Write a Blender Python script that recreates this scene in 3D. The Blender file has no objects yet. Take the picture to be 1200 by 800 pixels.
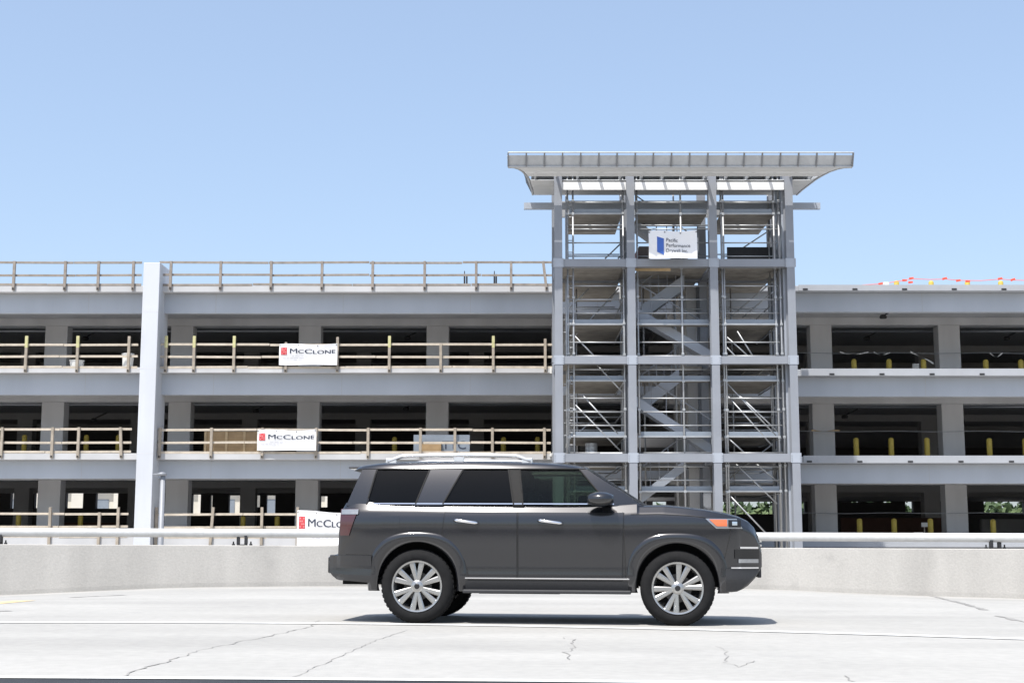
import bpy, math, random
from mathutils import Vector, Matrix
random.seed(7)
R = math.radians
sc = bpy.context.scene
col = sc.collection

# ------------------------------------------------------------------ camera
FPX, CAMZ = 1666.7, 0.82
TH = math.atan(240 / FPX)
CT, ST = math.cos(TH), math.sin(TH)
CAM = Vector((0, 0, CAMZ))
cd = bpy.data.cameras.new('camera')
cd.lens, cd.sensor_width, cd.sensor_fit = 50, 36, 'HORIZONTAL'
cd.clip_start, cd.clip_end = 0.1, 5000
cam = bpy.data.objects.new('camera', cd)
col.objects.link(cam)
cam.location = CAM
cam.rotation_euler = (R(90) + TH, 0, 0)
sc.camera = cam

def ray(px, py):
    a, b = (px - 600) / FPX, (400 - py) / FPX
    return Vector((a, CT - b * ST, ST + b * CT))
def at(px, py, Y):
    d = ray(px, py)
    return CAM + d * (Y / d.y)
def Zp(py, Y): return at(600, py, Y).z
def Xp(px, Y, py=430): return at(px, py, Y).x
SLOPE = -0.005
def ground(px, py):
    d = ray(px, py)
    t = -CAMZ / (d.z - SLOPE * d.x)
    for _ in range(6):
        p = CAM + d * t
        t = (rz(p.x, 0, p.y) - CAMZ) / d.z
    return CAM + d * t

# ------------------------------------------------------------------ materials
def nd(nt, t, x=0, y=0, **kw):
    n = nt.nodes.new(t)
    n.location = (x, y)
    for k, v in kw.items():
        setattr(n, k, v)
    return n
def mat(name, c, rough=0.6, metal=0.0, var=0.12, scale=3.0, bump=0.0, bscale=40, coat=0.0, streak=None, spec=0.5, dirt=None, fine=None):
    """principled surface with noise variation of its base colour; streak = (sx,sy,sz) stretches a second noise; dirt = (colour, threshold, scale)"""
    m = bpy.data.materials.new(name)
    m.use_nodes = True
    nt = m.node_tree
    b = nt.nodes['Principled BSDF']
    b.inputs['Roughness'].default_value = rough
    b.inputs['Metallic'].default_value = metal
    b.inputs['Specular IOR Level'].default_value = spec
    b.inputs['Coat Weight'].default_value = coat
    b.inputs['Coat Roughness'].default_value = 0.13
    tc = nd(nt, 'ShaderNodeTexCoord')
    no = nd(nt, 'ShaderNodeTexNoise')
    no.inputs['Scale'].default_value = scale
    no.inputs['Detail'].default_value = 6
    no.inputs['Roughness'].default_value = 0.6
    nt.links.new(tc.outputs['Object'], no.inputs['Vector'])
    rmp = nd(nt, 'ShaderNodeValToRGB')
    lo = [max(0, v * (1 - var)) for v in c]
    hi = [min(1, v * (1 + var)) for v in c]
    rmp.color_ramp.elements[0].position, rmp.color_ramp.elements[1].position = 0.3, 0.7
    rmp.color_ramp.elements[0].color, rmp.color_ramp.elements[1].color = (*lo, 1), (*hi, 1)
    nt.links.new(no.outputs['Fac'], rmp.inputs['Fac'])
    out = rmp.outputs['Color']
    def mult(out, sock, f0, f1, p0=0.3, p1=0.7):
        r2 = nd(nt, 'ShaderNodeValToRGB')
        r2.color_ramp.elements[0].position, r2.color_ramp.elements[1].position = p0, p1
        r2.color_ramp.elements[0].color, r2.color_ramp.elements[1].color = (f0, f0, f0, 1), (f1, f1, f1, 1)
        nt.links.new(sock, r2.inputs['Fac'])
        mx = nd(nt, 'ShaderNodeMix', data_type='RGBA', blend_type='MULTIPLY')
        mx.inputs['Factor'].default_value = 1
        nt.links.new(out, mx.inputs['A'])
        nt.links.new(r2.outputs['Color'], mx.inputs['B'])
        return mx.outputs['Result']
    if streak:
        mp = nd(nt, 'ShaderNodeMapping')
        mp.inputs['Scale'].default_value = streak
        nt.links.new(tc.outputs['Object'], mp.inputs['Vector'])
        n2 = nd(nt, 'ShaderNodeTexNoise')
        n2.inputs['Scale'].default_value = 1.0
        n2.inputs['Detail'].default_value = 5
        nt.links.new(mp.outputs['Vector'], n2.inputs['Vector'])
        out = mult(out, n2.outputs['Fac'], 0.88, 1.03, 0.3, 0.62)
    if fine:
        n3 = nd(nt, 'ShaderNodeTexNoise')
        n3.inputs['Scale'].default_value = fine
        n3.inputs['Detail'].default_value = 4
        nt.links.new(tc.outputs['Object'], n3.inputs['Vector'])
        out = mult(out, n3.outputs['Fac'], 0.93, 1.05)
    if dirt:
        dc, th, dsc = dirt
        n4 = nd(nt, 'ShaderNodeTexNoise')
        n4.inputs['Scale'].default_value = dsc
        n4.inputs['Detail'].default_value = 8
        n4.inputs['Roughness'].default_value = 0.7
        nt.links.new(tc.outputs['Object'], n4.inputs['Vector'])
        r4 = nd(nt, 'ShaderNodeValToRGB')
        r4.color_ramp.elements[0].position, r4.color_ramp.elements[1].position = th, min(1, th + 0.18)
        r4.color_ramp.elements[0].color, r4.color_ramp.elements[1].color = (0, 0, 0, 1), (0.8, 0.8, 0.8, 1)
        nt.links.new(n4.outputs['Fac'], r4.inputs['Fac'])
        mx = nd(nt, 'ShaderNodeMix', data_type='RGBA')
        nt.links.new(r4.outputs['Color'], mx.inputs['Factor'])
        nt.links.new(out, mx.inputs['A'])
        mx.inputs['B'].default_value = (*dc, 1)
        out = mx.outputs['Result']
    nt.links.new(out, b.inputs['Base Color'])
    if bump:
        nb = nd(nt, 'ShaderNodeTexNoise')
        nb.inputs['Scale'].default_value = bscale
        nb.inputs['Detail'].default_value = 5
        nt.links.new(tc.outputs['Object'], nb.inputs['Vector'])
        bp = nd(nt, 'ShaderNodeBump')
        bp.inputs['Strength'].default_value = bump
        bp.inputs['Distance'].default_value = 0.02
        nt.links.new(nb.outputs['Fac'], bp.inputs['Height'])
        nt.links.new(bp.outputs['Normal'], b.inputs['Normal'])
    return m
def glass(name, tint, amount, fres=1.33):
    m = bpy.data.materials.new(name)
    m.use_nodes = True
    nt = m.node_tree
    nt.nodes.remove(nt.nodes['Principled BSDF'])
    o = nt.nodes['Material Output']
    tr = nd(nt, 'ShaderNodeBsdfTransparent')
    tr.inputs['Color'].default_value = (*tint, 1)
    dk = nd(nt, 'ShaderNodeBsdfDiffuse')
    dk.inputs['Color'].default_value = (0.006, 0.0065, 0.007, 1)
    m1 = nd(nt, 'ShaderNodeMixShader')
    m1.inputs[0].default_value = amount
    nt.links.new(dk.outputs[0], m1.inputs[1])
    nt.links.new(tr.outputs[0], m1.inputs[2])
    gl = nd(nt, 'ShaderNodeBsdfGlossy')
    gl.inputs['Roughness'].default_value = 0.02
    gl.inputs['Color'].default_value = (0.6, 0.62, 0.65, 1)
    fr = nd(nt, 'ShaderNodeFresnel')
    fr.inputs['IOR'].default_value = fres
    m2 = nd(nt, 'ShaderNodeMixShader')
    nt.links.new(fr.outputs[0], m2.inputs[0])
    nt.links.new(m1.outputs[0], m2.inputs[1])
    nt.links.new(gl.outputs[0], m2.inputs[2])
    nt.links.new(m2.outputs[0], o.inputs['Surface'])
    return m

M = {}
M['road'] = mat('road concrete', (0.365, 0.356, 0.334), 0.85, var=0.07, scale=0.35, bump=0.25, bscale=60, streak=(0.10, 0.7, 1), fine=9, dirt=((0.275, 0.27, 0.26), 0.57, 0.5))
M['painted_shade'] = mat('painted_shade', (0.028, 0.03, 0.036), 0.9, var=0.2, scale=2, bump=0.5, bscale=90, fine=60)  # shade along the near road edge, put into a dark bluish base colour
M['paint'] = mat('white road paint', (0.62, 0.62, 0.60), 0.7, var=0.06, scale=3, fine=12)
M['yellow_line'] = mat('worn yellow road paint', (0.62, 0.47, 0.25), 0.8, var=0.15, scale=5)
M['crack'] = mat('crack filler', (0.26, 0.252, 0.238), 0.9, var=0.3, scale=4)
M['barrier'] = mat('barrier concrete', (0.40, 0.385, 0.36), 0.85, var=0.05, scale=0.5, bump=0.2, bscale=25, streak=(1.6, 1.6, 0.25), fine=30, dirt=((0.22, 0.21, 0.20), 0.60, 0.55))
M['ground'] = mat('dry ground', (0.22, 0.19, 0.14), 0.95, var=0.25, scale=0.2, bump=0.4, bscale=8)
M['site'] = mat('site gravel', (0.42, 0.40, 0.37), 0.95, var=0.2, scale=0.5, bump=0.4, bscale=12)
M['garage'] = mat('painted concrete', (0.40, 0.43, 0.475), 0.8, var=0.045, scale=0.35, bump=0.06, bscale=12, streak=(0.5, 0.5, 0.06))
M['curb'] = mat('bare curb concrete', (0.48, 0.482, 0.488), 0.85, var=0.05, scale=0.5, bump=0.06, bscale=15, streak=(0.8, 0.8, 0.3), dirt=((0.34, 0.335, 0.325), 0.62, 0.9))
M['ledge'] = mat('grey ledge metal', (0.36, 0.375, 0.40), 0.7, 0.0, var=0.08, scale=0.7, dirt=((0.26, 0.27, 0.29), 0.58, 0.6))
M['pillar'] = mat('painted pillar concrete', (0.53, 0.55, 0.585), 0.85, var=0.04, scale=0.4, bump=0.05, streak=(0.9, 0.9, 0.12), dirt=((0.40, 0.40, 0.40), 0.68, 0.7))
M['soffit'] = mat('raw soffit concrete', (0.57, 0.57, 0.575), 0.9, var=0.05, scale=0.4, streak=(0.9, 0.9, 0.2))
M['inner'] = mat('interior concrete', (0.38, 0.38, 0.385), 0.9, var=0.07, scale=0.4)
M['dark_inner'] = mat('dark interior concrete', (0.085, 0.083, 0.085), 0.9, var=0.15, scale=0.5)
M['redwall'] = mat('red brown block wall', (0.10, 0.055, 0.042), 0.9, var=0.15, scale=1.5)
M['farwall'] = mat('cream far wall', (0.60, 0.57, 0.50), 0.85, var=0.06, scale=0.8)
M['steel'] = mat('primed steel', (0.25, 0.265, 0.295), 0.55, 0.1, var=0.09, scale=0.8, dirt=((0.33, 0.33, 0.33), 0.62, 1.5))
M['stair'] = mat('stair plate', (0.36, 0.39, 0.44), 0.55, 0.1, var=0.07, scale=1)
M['galv'] = mat('galvanised tube', (0.42, 0.43, 0.44), 0.45, 0.5, var=0.12, scale=3)
M['rib'] = mat('rib steel', (0.20, 0.205, 0.215), 0.5, 0.3, var=0.08, scale=2)
M['sheet'] = mat('galvanised sheet', (0.42, 0.435, 0.45), 0.5, 0.25, var=0.1, scale=1.3, fine=6)
M['drywall'] = mat('gypsum sheathing', (0.56, 0.575, 0.585), 0.8, var=0.05, scale=1.0)
M['whitebeam'] = mat('white beam', (0.72, 0.73, 0.74), 0.6, var=0.05, scale=1)
M['deck'] = mat('scaffold deck planks', (0.29, 0.27, 0.24), 0.8, var=0.25, scale=2.5, streak=(0.3, 9, 1))
M['toe'] = mat('aluminium toe board', (0.24, 0.275, 0.32), 0.5, 0.25, var=0.1, scale=2)
M['wood_old'] = mat('weathered lumber', (0.27, 0.235, 0.205), 0.85, var=0.22, scale=4, streak=(0.5, 8, 8), bump=0.3, bscale=30)
M['wood'] = mat('pine lumber', (0.50, 0.44, 0.36), 0.8, var=0.18, scale=4, streak=(0.5, 8, 8), bump=0.3, bscale=30)
M['wood_post'] = mat('grey brown post lumber', (0.34, 0.295, 0.24), 0.85, var=0.22, scale=4, streak=(8, 8, 0.5), bump=0.3, bscale=30)
M['wood_yel'] = mat('yellow marked lumber', (0.48, 0.455, 0.24), 0.8, var=0.15, scale=6)
M['ply'] = mat('plywood', (0.34, 0.23, 0.12), 0.8, var=0.2, scale=2, streak=(0.6, 3, 7))
M['tan'] = mat('tan plank', (0.45, 0.33, 0.19), 0.8, var=0.2, scale=3)
M['banner'] = mat('white vinyl', (0.80, 0.80, 0.81), 0.45, var=0.03, scale=3)
M['red'] = mat('banner red', (0.55, 0.06, 0.07), 0.5, var=0.08, scale=8)
M['redlight'] = mat('banner pale red', (0.68, 0.25, 0.25), 0.5, var=0.05, scale=8)
M['ink'] = mat('banner ink', (0.035, 0.045, 0.075), 0.5, var=0.1, scale=8)
M['faint'] = mat('banner grey ink', (0.55, 0.55, 0.60), 0.5, var=0.05, scale=8)
M['blue'] = mat('banner blue', (0.04, 0.12, 0.45), 0.5, var=0.08, scale=8)
M['yellow'] = mat('bollard yellow', (0.50, 0.38, 0.07), 0.6, var=0.12, scale=4)
M['black'] = mat('black metal', (0.02, 0.02, 0.022), 0.6, var=0.2, scale=5)
M['alu'] = mat('aluminium rail', (0.56, 0.56, 0.55), 0.55, 0.15, var=0.06, scale=1.5, fine=9)
M['whitepl'] = mat('white plastic', (0.70, 0.70, 0.68), 0.5, var=0.08, scale=6)
M['brown'] = mat('brown steel cabinet', (0.09, 0.07, 0.06), 0.6, var=0.2, scale=4)
M['maroon'] = mat('maroon panel', (0.18, 0.05, 0.045), 0.6, var=0.2, scale=4)
M['orange'] = mat('red orange flag', (0.75, 0.10, 0.06), 0.6, var=0.1, scale=8)
M['leaf_d'] = mat('dark leaves', (0.045, 0.075, 0.026), 0.7, var=0.3, scale=1)
M['leaf_l'] = mat('light leaves', (0.09, 0.125, 0.045), 0.7, var=0.3, scale=1)
M['bark'] = mat('bark', (0.09, 0.07, 0.05), 0.9, var=0.25, scale=5)
M['lamp'] = mat('lamp post grey', (0.24, 0.25, 0.27), 0.5, 0.1, var=0.06, scale=3)
M['cable'] = mat('steel cable', (0.30, 0.31, 0.33), 0.5, 0.4, var=0.1, scale=5)
M['car'] = mat('graphite car paint', (0.012, 0.0125, 0.0155), 0.30, 0.30, var=0.03, scale=200, coat=1.0, spec=0.15)
M['car'].node_tree.nodes['Principled BSDF'].inputs['Coat IOR'].default_value = 1.68
M['carblack'] = mat('black gloss trim', (0.012, 0.012, 0.013), 0.25, var=0.1, scale=20)
M['plastic'] = mat('dark grey plastic', (0.028, 0.028, 0.030), 0.55, var=0.1, scale=30)
M['chrome'] = mat('chrome', (0.78, 0.78, 0.80), 0.12, 1.0, var=0.02, scale=30)
M['silver'] = mat('silver roof rail', (0.72, 0.72, 0.73), 0.25, 0.6, var=0.03, scale=20)
M['brake'] = mat('brake iron', (0.09, 0.085, 0.08), 0.5, 0.6, var=0.2, scale=12)
M['rubber'] = mat('tyre rubber', (0.011, 0.011, 0.0115), 0.9, var=0.2, scale=20, spec=0.25)
M['alloy'] = mat('alloy wheel', (0.40, 0.395, 0.385), 0.26, 0.8, var=0.04, scale=20)
M['amber'] = mat('amber lens', (0.75, 0.16, 0.05), 0.2, var=0.05, scale=10, coat=1)
M['clear'] = mat('clear lamp lens', (0.30, 0.31, 0.32), 0.12, 0.5, var=0.08, scale=25, coat=1)
M['redlens'] = mat('smoked lamp lens', (0.055, 0.012, 0.014), 0.15, var=0.1, scale=20, coat=1)
M['seat'] = mat('dark seat fabric', (0.02, 0.019, 0.018), 0.9, var=0.1, scale=30)
M['glass'] = glass('front door glass', (0.62, 0.70, 0.63), 0.85)
M['privacy'] = glass('privacy glass', (0.13, 0.14, 0.15), 0.5)

# ------------------------------------------------------------------ mesh builder
ORG = {}
class MB:
    def __init__(s):
        s.v, s.f = [], []
    def add(s, vs, fs):
        n = len(s.v)
        s.v += [Vector(p) for p in vs]
        s.f += [tuple(i + n for i in f) for f in fs]
        return s
    def box(s, x0, x1, y0, y1, z0, z1):
        x0, x1 = min(x0, x1), max(x0, x1); y0, y1 = min(y0, y1), max(y0, y1); z0, z1 = min(z0, z1), max(z0, z1)
        return s.add([(x0, y0, z0), (x1, y0, z0), (x1, y1, z0), (x0, y1, z0), (x0, y0, z1), (x1, y0, z1), (x1, y1, z1), (x0, y1, z1)],
                     [(0, 3, 2, 1), (4, 5, 6, 7), (0, 1, 5, 4), (1, 2, 6, 5), (2, 3, 7, 6), (3, 0, 4, 7)])
    def bar(s, p, q, w, h, up=(0, 0, 1)):
        p, q = Vector(p), Vector(q)
        d = (q - p).normalized()
        up = Vector(up)
        if abs(d.dot(up)) > 0.95: up = Vector((0, 1, 0))
        a = d.cross(up).normalized() * (w / 2)
        b = a.cross(d).normalized() * (h / 2)
        vs = [p - a - b, p + a - b, p + a + b, p - a + b, q - a - b, q + a - b, q + a + b, q - a + b]
        return s.add(vs, [(0, 3, 2, 1), (4, 5, 6, 7), (0, 1, 5, 4), (1, 2, 6, 5), (2, 3, 7, 6), (3, 0, 4, 7)])
    def tube(s, pts, r, n=8, cap=True):
        pts = [Vector(p) for p in pts]
        rs = r if isinstance(r, (list, tuple)) else [r] * len(pts)
        rings = []
        for i, p in enumerate(pts):
            d = (pts[min(i + 1, len(pts) - 1)] - pts[max(i - 1, 0)]).normalized()
            up = Vector((0, 0, 1)) if abs(d.z) < 0.95 else Vector((0, 1, 0))
            a = d.cross(up).normalized(); b = a.cross(d).normalized()
            rings.append([p + (a * math.cos(2 * math.pi * k / n) + b * math.sin(2 * math.pi * k / n)) * rs[i] for k in range(n)])
        return s.rings(rings, cap)
    def rings(s, rings, cap=True, closed=True):
        n = len(rings[0])
        vs = [p for r in rings for p in r]
        fs = []
        for i in range(len(rings) - 1):
            for k in range(n if closed else n - 1):
                k2 = (k + 1) % n
                fs.append((i * n + k, i * n + k2, (i + 1) * n + k2, (i + 1) * n + k))
        if cap:
            fs.append(tuple(range(n - 1, -1, -1)))
            fs.append(tuple((len(rings) - 1) * n + k for k in range(n)))
        return s.add(vs, fs)
    def grid(s, rows):
        return s.rings(rows, cap=False, closed=False)
    def lathe(s, prof, c, axis='z', n=24, cap=False):
        c = Vector(c); rings = []
        for r, h in prof:
            ring = []
            for k in range(n):
                a = 2 * math.pi * k / n
                if axis == 'z': ring.append(c + Vector((r * math.cos(a), r * math.sin(a), h)))
                elif axis == 'y': ring.append(c + Vector((r * math.cos(a), h, r * math.sin(a))))
            rings.append(ring)
        return s.rings(rings, cap)
    def build(s, name, m, parent=None, smooth=False, bevel=0.0, org=None):
        me = bpy.data.meshes.new(name)
        o = bpy.data.objects.new(name, me)
        col.objects.link(o)
        if org is None:
            org = ORG[parent.name] if parent is not None else Vector((0, 0, 0))
            if parent is None and s.v:
                xs = [p.x for p in s.v]; ys = [p.y for p in s.v]
                org = Vector(((min(xs) + max(xs)) / 2, (min(ys) + max(ys)) / 2, min(p.z for p in s.v)))
                o.location = org
        me.from_pydata([tuple(p - org) for p in s.v], [], s.f)
        me.validate()
        me.update()
        me.materials.append(M[m] if isinstance(m, str) else m)
        if smooth:
            for p in me.polygons: p.use_smooth = True
        if parent is not None: o.parent = parent
        ORG[o.name] = org
        if bevel:
            b = o.modifiers.new('bevel', 'BEVEL'); b.width = bevel; b.segments = 2; b.limit_method = 'ANGLE'
        return o

def tag(o, label, cat, group=None, kind=None):
    o['label'] = label; o['category'] = cat
    if group: o['group'] = group
    if kind: o['kind'] = kind
    return o
def struct(o, label=None, cat=None):
    o['kind'] = 'structure'
    if label: o['label'] = label; o['category'] = cat
    return o
def thing(name, label, cat, loc, group=None):
    o = bpy.data.objects.new(name, None)
    o.empty_display_size = 0.2
    col.objects.link(o)
    o.location = loc
    ORG[o.name] = Vector(loc)
    return tag(o, label, cat, group)
def copy_tree(o, loc=None, parent=None):
    c = o.copy(); col.objects.link(c)
    if parent is not None: c.parent = parent
    if loc is not None: c.location = loc
    for ch in list(o.children): copy_tree(ch, None, c)
    ORG[c.name] = Vector(loc) if loc is not None else ORG.get(o.name, Vector())
    return c

# ------------------------------------------------------------------ text
def text_geo(s, bold=0.0):
    cu = bpy.data.curves.new('t', 'FONT')
    cu.body = s; cu.size = 1; cu.offset = bold; cu.resolution_u = 3; cu.fill_mode = 'FRONT'
    ob = bpy.data.objects.new('t', cu)
    col.objects.link(ob)
    dg = bpy.context.evaluated_depsgraph_get()
    me = bpy.data.meshes.new_from_object(ob.evaluated_get(dg))
    vs = [(v.co.x, v.co.y) for v in me.vertices]; fs = [tuple(p.vertices) for p in me.polygons]
    bpy.data.objects.remove(ob); bpy.data.curves.remove(cu); bpy.data.meshes.remove(me)
    return vs, fs
def text_runs(runs, u0, u1, v0, h, fn, mb, gap=0.08, bold=0.02):
    """runs [(string, height fraction)] laid out side by side, scaled to span u0..u1; fn(u, v) gives the 3D point"""
    parts, x = [], 0
    for s, k in runs:
        vs, fs = text_geo(s, bold)
        mx0, mx1 = min(p[0] for p in vs), max(p[0] for p in vs)
        parts.append((vs, fs, x - mx0 * k, k)); x += (mx1 - mx0) * k + gap
    tot = x - gap
    for vs, fs, dx, k in parts:
        pts = [fn(u0 + (p[0] * k + dx) / tot * (u1 - u0), v0 + p[1] / 0.72 * h * k) for p in vs]
        mb.add(pts, fs)
        if s == 'M' and bold == 0: mb.add([p + Vector((0.022, -0.001, 0)) for p in pts], fs)
        elif bold == 0: mb.add([p + Vector((0.012, -0.001, 0.004)) for p in pts], fs)

# ------------------------------------------------------------------ world and sun
SUN = Vector((-0.25, -0.42, 1)).normalized()      # towards the sun
el = math.asin(SUN.z)
w = bpy.data.worlds.new('World'); sc.world = w
w.use_nodes = True
nt = w.node_tree
bg = nt.nodes['Background']
sky = nt.nodes.new('ShaderNodeTexSky')
sky.sky_type = 'NISHITA'; sky.sun_disc = False
sky.sun_elevation = el
sky.sun_rotation = math.atan2(SUN.x, SUN.y)
sky.altitude = 0; sky.air_density = 1.0; sky.dust_density = 2.2; sky.ozone_density = 1.6
hz = nt.nodes.new('ShaderNodeMix'); hz.data_type = 'RGBA'
hz.inputs['Factor'].default_value = 0.33
hz.inputs['B'].default_value = (2.5, 3.05, 3.85, 1)
nt.links.new(sky.outputs[0], hz.inputs['A'])
nt.links.new(hz.outputs['Result'], bg.inputs[0])
bg.inputs[1].default_value = 0.15
sl = bpy.data.lights.new('sun', 'SUN')
sl.energy = 4.0; sl.angle = R(0.53); sl.color = (1, 0.965, 0.91)
so = bpy.data.objects.new('sun', sl); col.objects.link(so)
so.rotation_euler = (-SUN).to_track_quat('-Z', 'Y').to_euler()
so.location = (0, 0, 40)
sc.view_settings.view_transform = 'Standard'
sc.view_settings.look = 'None'
sc.view_settings.exposure = 0.65
sc.view_settings.gamma = 1
sc.render.engine = 'CYCLES'
sc.cycles.use_denoising = True
sc.cycles.max_bounces = 8
sc.cycles.transparent_max_bounces = 16
sc.cycles.caustics_reflective = False

# ------------------------------------------------------------------ ground, road, markings
mb = MB()
mb.add([(-1500, -1500, -0.7), (1500, -1500, -0.7), (1500, 2500, -0.7), (-1500, 2500, -0.7)], [(0, 1, 2, 3)])
struct(mb.build('ground', 'ground', org=Vector((0, 0, 0))), 'dry brown open ground around the road', 'ground')
mb = MB()
def sstep(u):
    u = max(0.0, min(1.0, u)); return u * u * (3 - 2 * u)
def rz(x, dz=0, y=0): return SLOPE * x + dz - dip(x) * sstep((y - 17.5) / 9)
BASE_PIX = [(-120, 702), (0, 697.5), (60, 694.8), (120, 692), (180, 689.2), (240, 687.6), (370, 686.3), (640, 687), (900, 690), (1000, 695), (1067, 697.5), (1200, 701.5), (1320, 706)]
BAR_Y = [(-30, 19.0), (-22, 22.2), (-16, 24.6), (-10, 26.8), (-4, 28.0), (1, 28.3), (5, 27.6), (10, 25.9), (16, 23.4), (22, 20.6), (30, 16.8)]
def bar_y(x):
    for i in range(len(BAR_Y) - 1):
        if x <= BAR_Y[i + 1][0]: break
    (x1, y1), (x2, y2) = BAR_Y[i], BAR_Y[i + 1]
    (x0, y0) = BAR_Y[i - 1] if i else (2 * x1 - x2, 2 * y1 - y2)
    (x3, y3) = BAR_Y[i + 2] if i + 2 < len(BAR_Y) else (2 * x2 - x1, 2 * y2 - y1)
    h = x2 - x1; u = (x - x1) / h
    m1, m2 = (y2 - y0) / (x2 - x0) * h, (y3 - y1) / (x3 - x1) * h
    return (2*u**3 - 3*u**2 + 1) * y1 + (u**3 - 2*u**2 + u) * m1 + (-2*u**3 + 3*u**2) * y2 + (u**3 - u**2) * m2
def interp(pts, x):
    if x <= pts[0][0]: return pts[0][1]
    for (a, b), (c, d) in zip(pts, pts[1:]):
        if x <= c: return b + (d - b) * (x - a) / (c - a)
    return pts[-1][1]
def dip(x):
    x = max(-14, min(13, x)); y = bar_y(x)
    return SLOPE * x - Zp(interp(BASE_PIX, 600 + x / y * FPX), y)
rows = []
for y in [-40, -20, -5] + [k * 0.75 for k in range(0, 39)]:
    rows.append([(x * 0.75, y, rz(x * 0.75, 0, y)) for x in range(-60, 61)])
mb.grid(rows)
struct(mb.build('road', 'road', org=Vector((0, 0, 0))), 'pale sunlit concrete road with cracks', 'road')

def smooth_fit(pts, deg):
    import numpy as np
    a = np.array(pts)
    return np.poly1d(np.polyfit(a[:, 0], a[:, 1], deg))

def strip(name, m, line, width, dz, label, cat):
    mb = MB(); rows = [[], []]
    for i, p in enumerate(line):
        d = (line[min(i + 1, len(line) - 1)] - line[max(i - 1, 0)]); d.z = 0; d.normalize()
        n = Vector((-d.y, d.x, 0))
        wv = width[i] if isinstance(width, list) else width
        for k, sgn in ((0, -1), (1, 1)):
            q = p + n * sgn * wv / 2
            rows[k].append((q.x, q.y, rz(q.x, dz, q.y)))
    mb.grid(rows)
    return struct(mb.build(name, m, org=Vector((0, 0, 0))), label, cat)

# the far lane line and the near edge line curve with the road
def world_curve(pix, deg, x0, x1, n=60):
    g = [ground(*p) for p in pix]
    f = smooth_fit([(p.x, p.y) for p in g], deg)
    return [Vector((x0 + (x1 - x0) * i / n, float(f(x0 + (x1 - x0) * i / n)), 0)) for i in range(n + 1)], f
lane, lane_f = world_curve([(0, 728.5), (200, 730), (400, 731.5), (700, 735), (900, 738), (1050, 743.5), (1200, 750)], 2, -14, 14)
strip('lane_line', 'paint', lane, 0.26, 0.006, 'long white painted lane line passing under the dark vehicle', 'road marking')
edge, edge_f = world_curve([(0, 793.5), (400, 796), (800, 799.5), (1200, 804)], 2, -16, 16)
strip('edge_line', 'paint', edge, 0.15, 0.006, 'white painted edge line beside the dark strip of painted shade', 'road marking')
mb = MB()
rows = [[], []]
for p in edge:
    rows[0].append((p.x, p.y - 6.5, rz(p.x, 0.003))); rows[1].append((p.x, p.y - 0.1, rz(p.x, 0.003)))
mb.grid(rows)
struct(mb.build('shade_strip', 'painted_shade', org=Vector((0, 0, 0))), 'dark strip of painted shade at the near road edge', 'painted shade')  # shade on the road, laid in as a dark coloured sheet

# cracks and joints in the slab
def crack(pix, wid, label, jit=0.03, m='crack', name='road_crack'):
    g = [ground(*p) for p in pix]; line = []
    for i in range(len(g) - 1):
        n = max(3, int((g[i + 1] - g[i]).length / 0.12))
        for k in range(n):
            p = g[i].lerp(g[i + 1], k / n)
            line.append(p + Vector((random.uniform(-jit, jit), random.uniform(-jit, jit), 0)))
    line.append(g[-1])
    ws = [wid * random.uniform(0.35, 1.3) for _ in line]
    return strip(name, m, line, ws, 0.004, label, 'road crack' if 'crack' in name else 'road joint')
crack([(138, 795), (180, 779), (218, 768), (232, 762), (270, 754), (320, 744), (362, 735), (374, 727)], 0.016, 'long jagged crack slanting across the pale slab')
crack([(340, 795), (400, 768), (440, 750), (478, 738)], 0.008, 'thin straight crack behind the rear wheel', 0.015)
crack([(668, 772), (662, 764), (674, 757), (671, 749), (660, 747)], 0.010, 'short forked crack below the vehicle doors')
crack([(842, 757), (853, 763), (850, 776), (866, 782), (884, 774)], 0.008, 'small crooked crack below the front wheel')
crack([(994, 792), (1002, 799)], 0.012, 'tiny crack near the lower road edge')
crack([(1093, 697.8), (1125, 706), (1155, 714.5)], 0.10, 'dark slanting joint running off the barrier base', 0.02, name='road_joint')
crack([(1170, 721), (1185, 725), (1215, 731)], 0.08, 'dark short joint at the right road margin', 0.02, name='road_joint')
yl, _ = world_curve([(0, 706), (30, 703.5), (60, 700.5), (100, 697.5), (140, 695.5)], 2, -14.5, -7.2, 24)
strip('gutter_line', 'yellow_line', yl, 0.35, 0.004, 'worn yellow line hugging the barrier base', 'road marking')
crack([(82, 699.8), (110, 698.5), (145, 697)], 0.16, 'dark wet gutter streak beside the barrier', 0.03, name='road_joint')
crack([(-20, 717), (12, 715.5)], 0.2, 'dark short streak at the left road margin', 0.03, name='road_joint')

# ------------------------------------------------------------------ roadside barrier
top_pix = [(0, 637.2), (370, 639), (900, 641.5), (1200, 642.8)]
def bar_top(x):
    y = bar_y(x) + 0.1
    px = 600 + x / y * FPX * 0.99
    return Zp(interp(top_pix, px), y)
bt = thing('concrete_barrier', 'long pale concrete road barrier topped by a round white rail', 'barrier', (0, bar_y(0), 0))
xs = [-30 + i * 0.5 for i in range(121)]
prof_rings = []
for x in xs:
    y, zt = bar_y(x), bar_top(x)
    z0 = rz(x, -0.15, y)
    prof_rings.append([Vector(p) for p in ((x, y, z0), (x, y, rz(x, 0.08, y)), (x, y + 0.06, zt - 0.06), (x, y + 0.065, zt - 0.012), (x, y + 0.08, zt), (x, y + 0.33, zt), (x, y + 0.36, zt - 0.02), (x, y + 0.42, z0))])
mb = MB(); mb.rings(prof_rings)
mb.build('wall', 'barrier', bt)
rail_pix = [(0, 623.3), (370, 624.6), (900, 628.6), (1200, 629.8)]
def rail_z(x):
    y = bar_y(x) + 0.2
    return Zp(interp(rail_pix, 600 + x / y * FPX * 0.99), y)
rings = []
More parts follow.
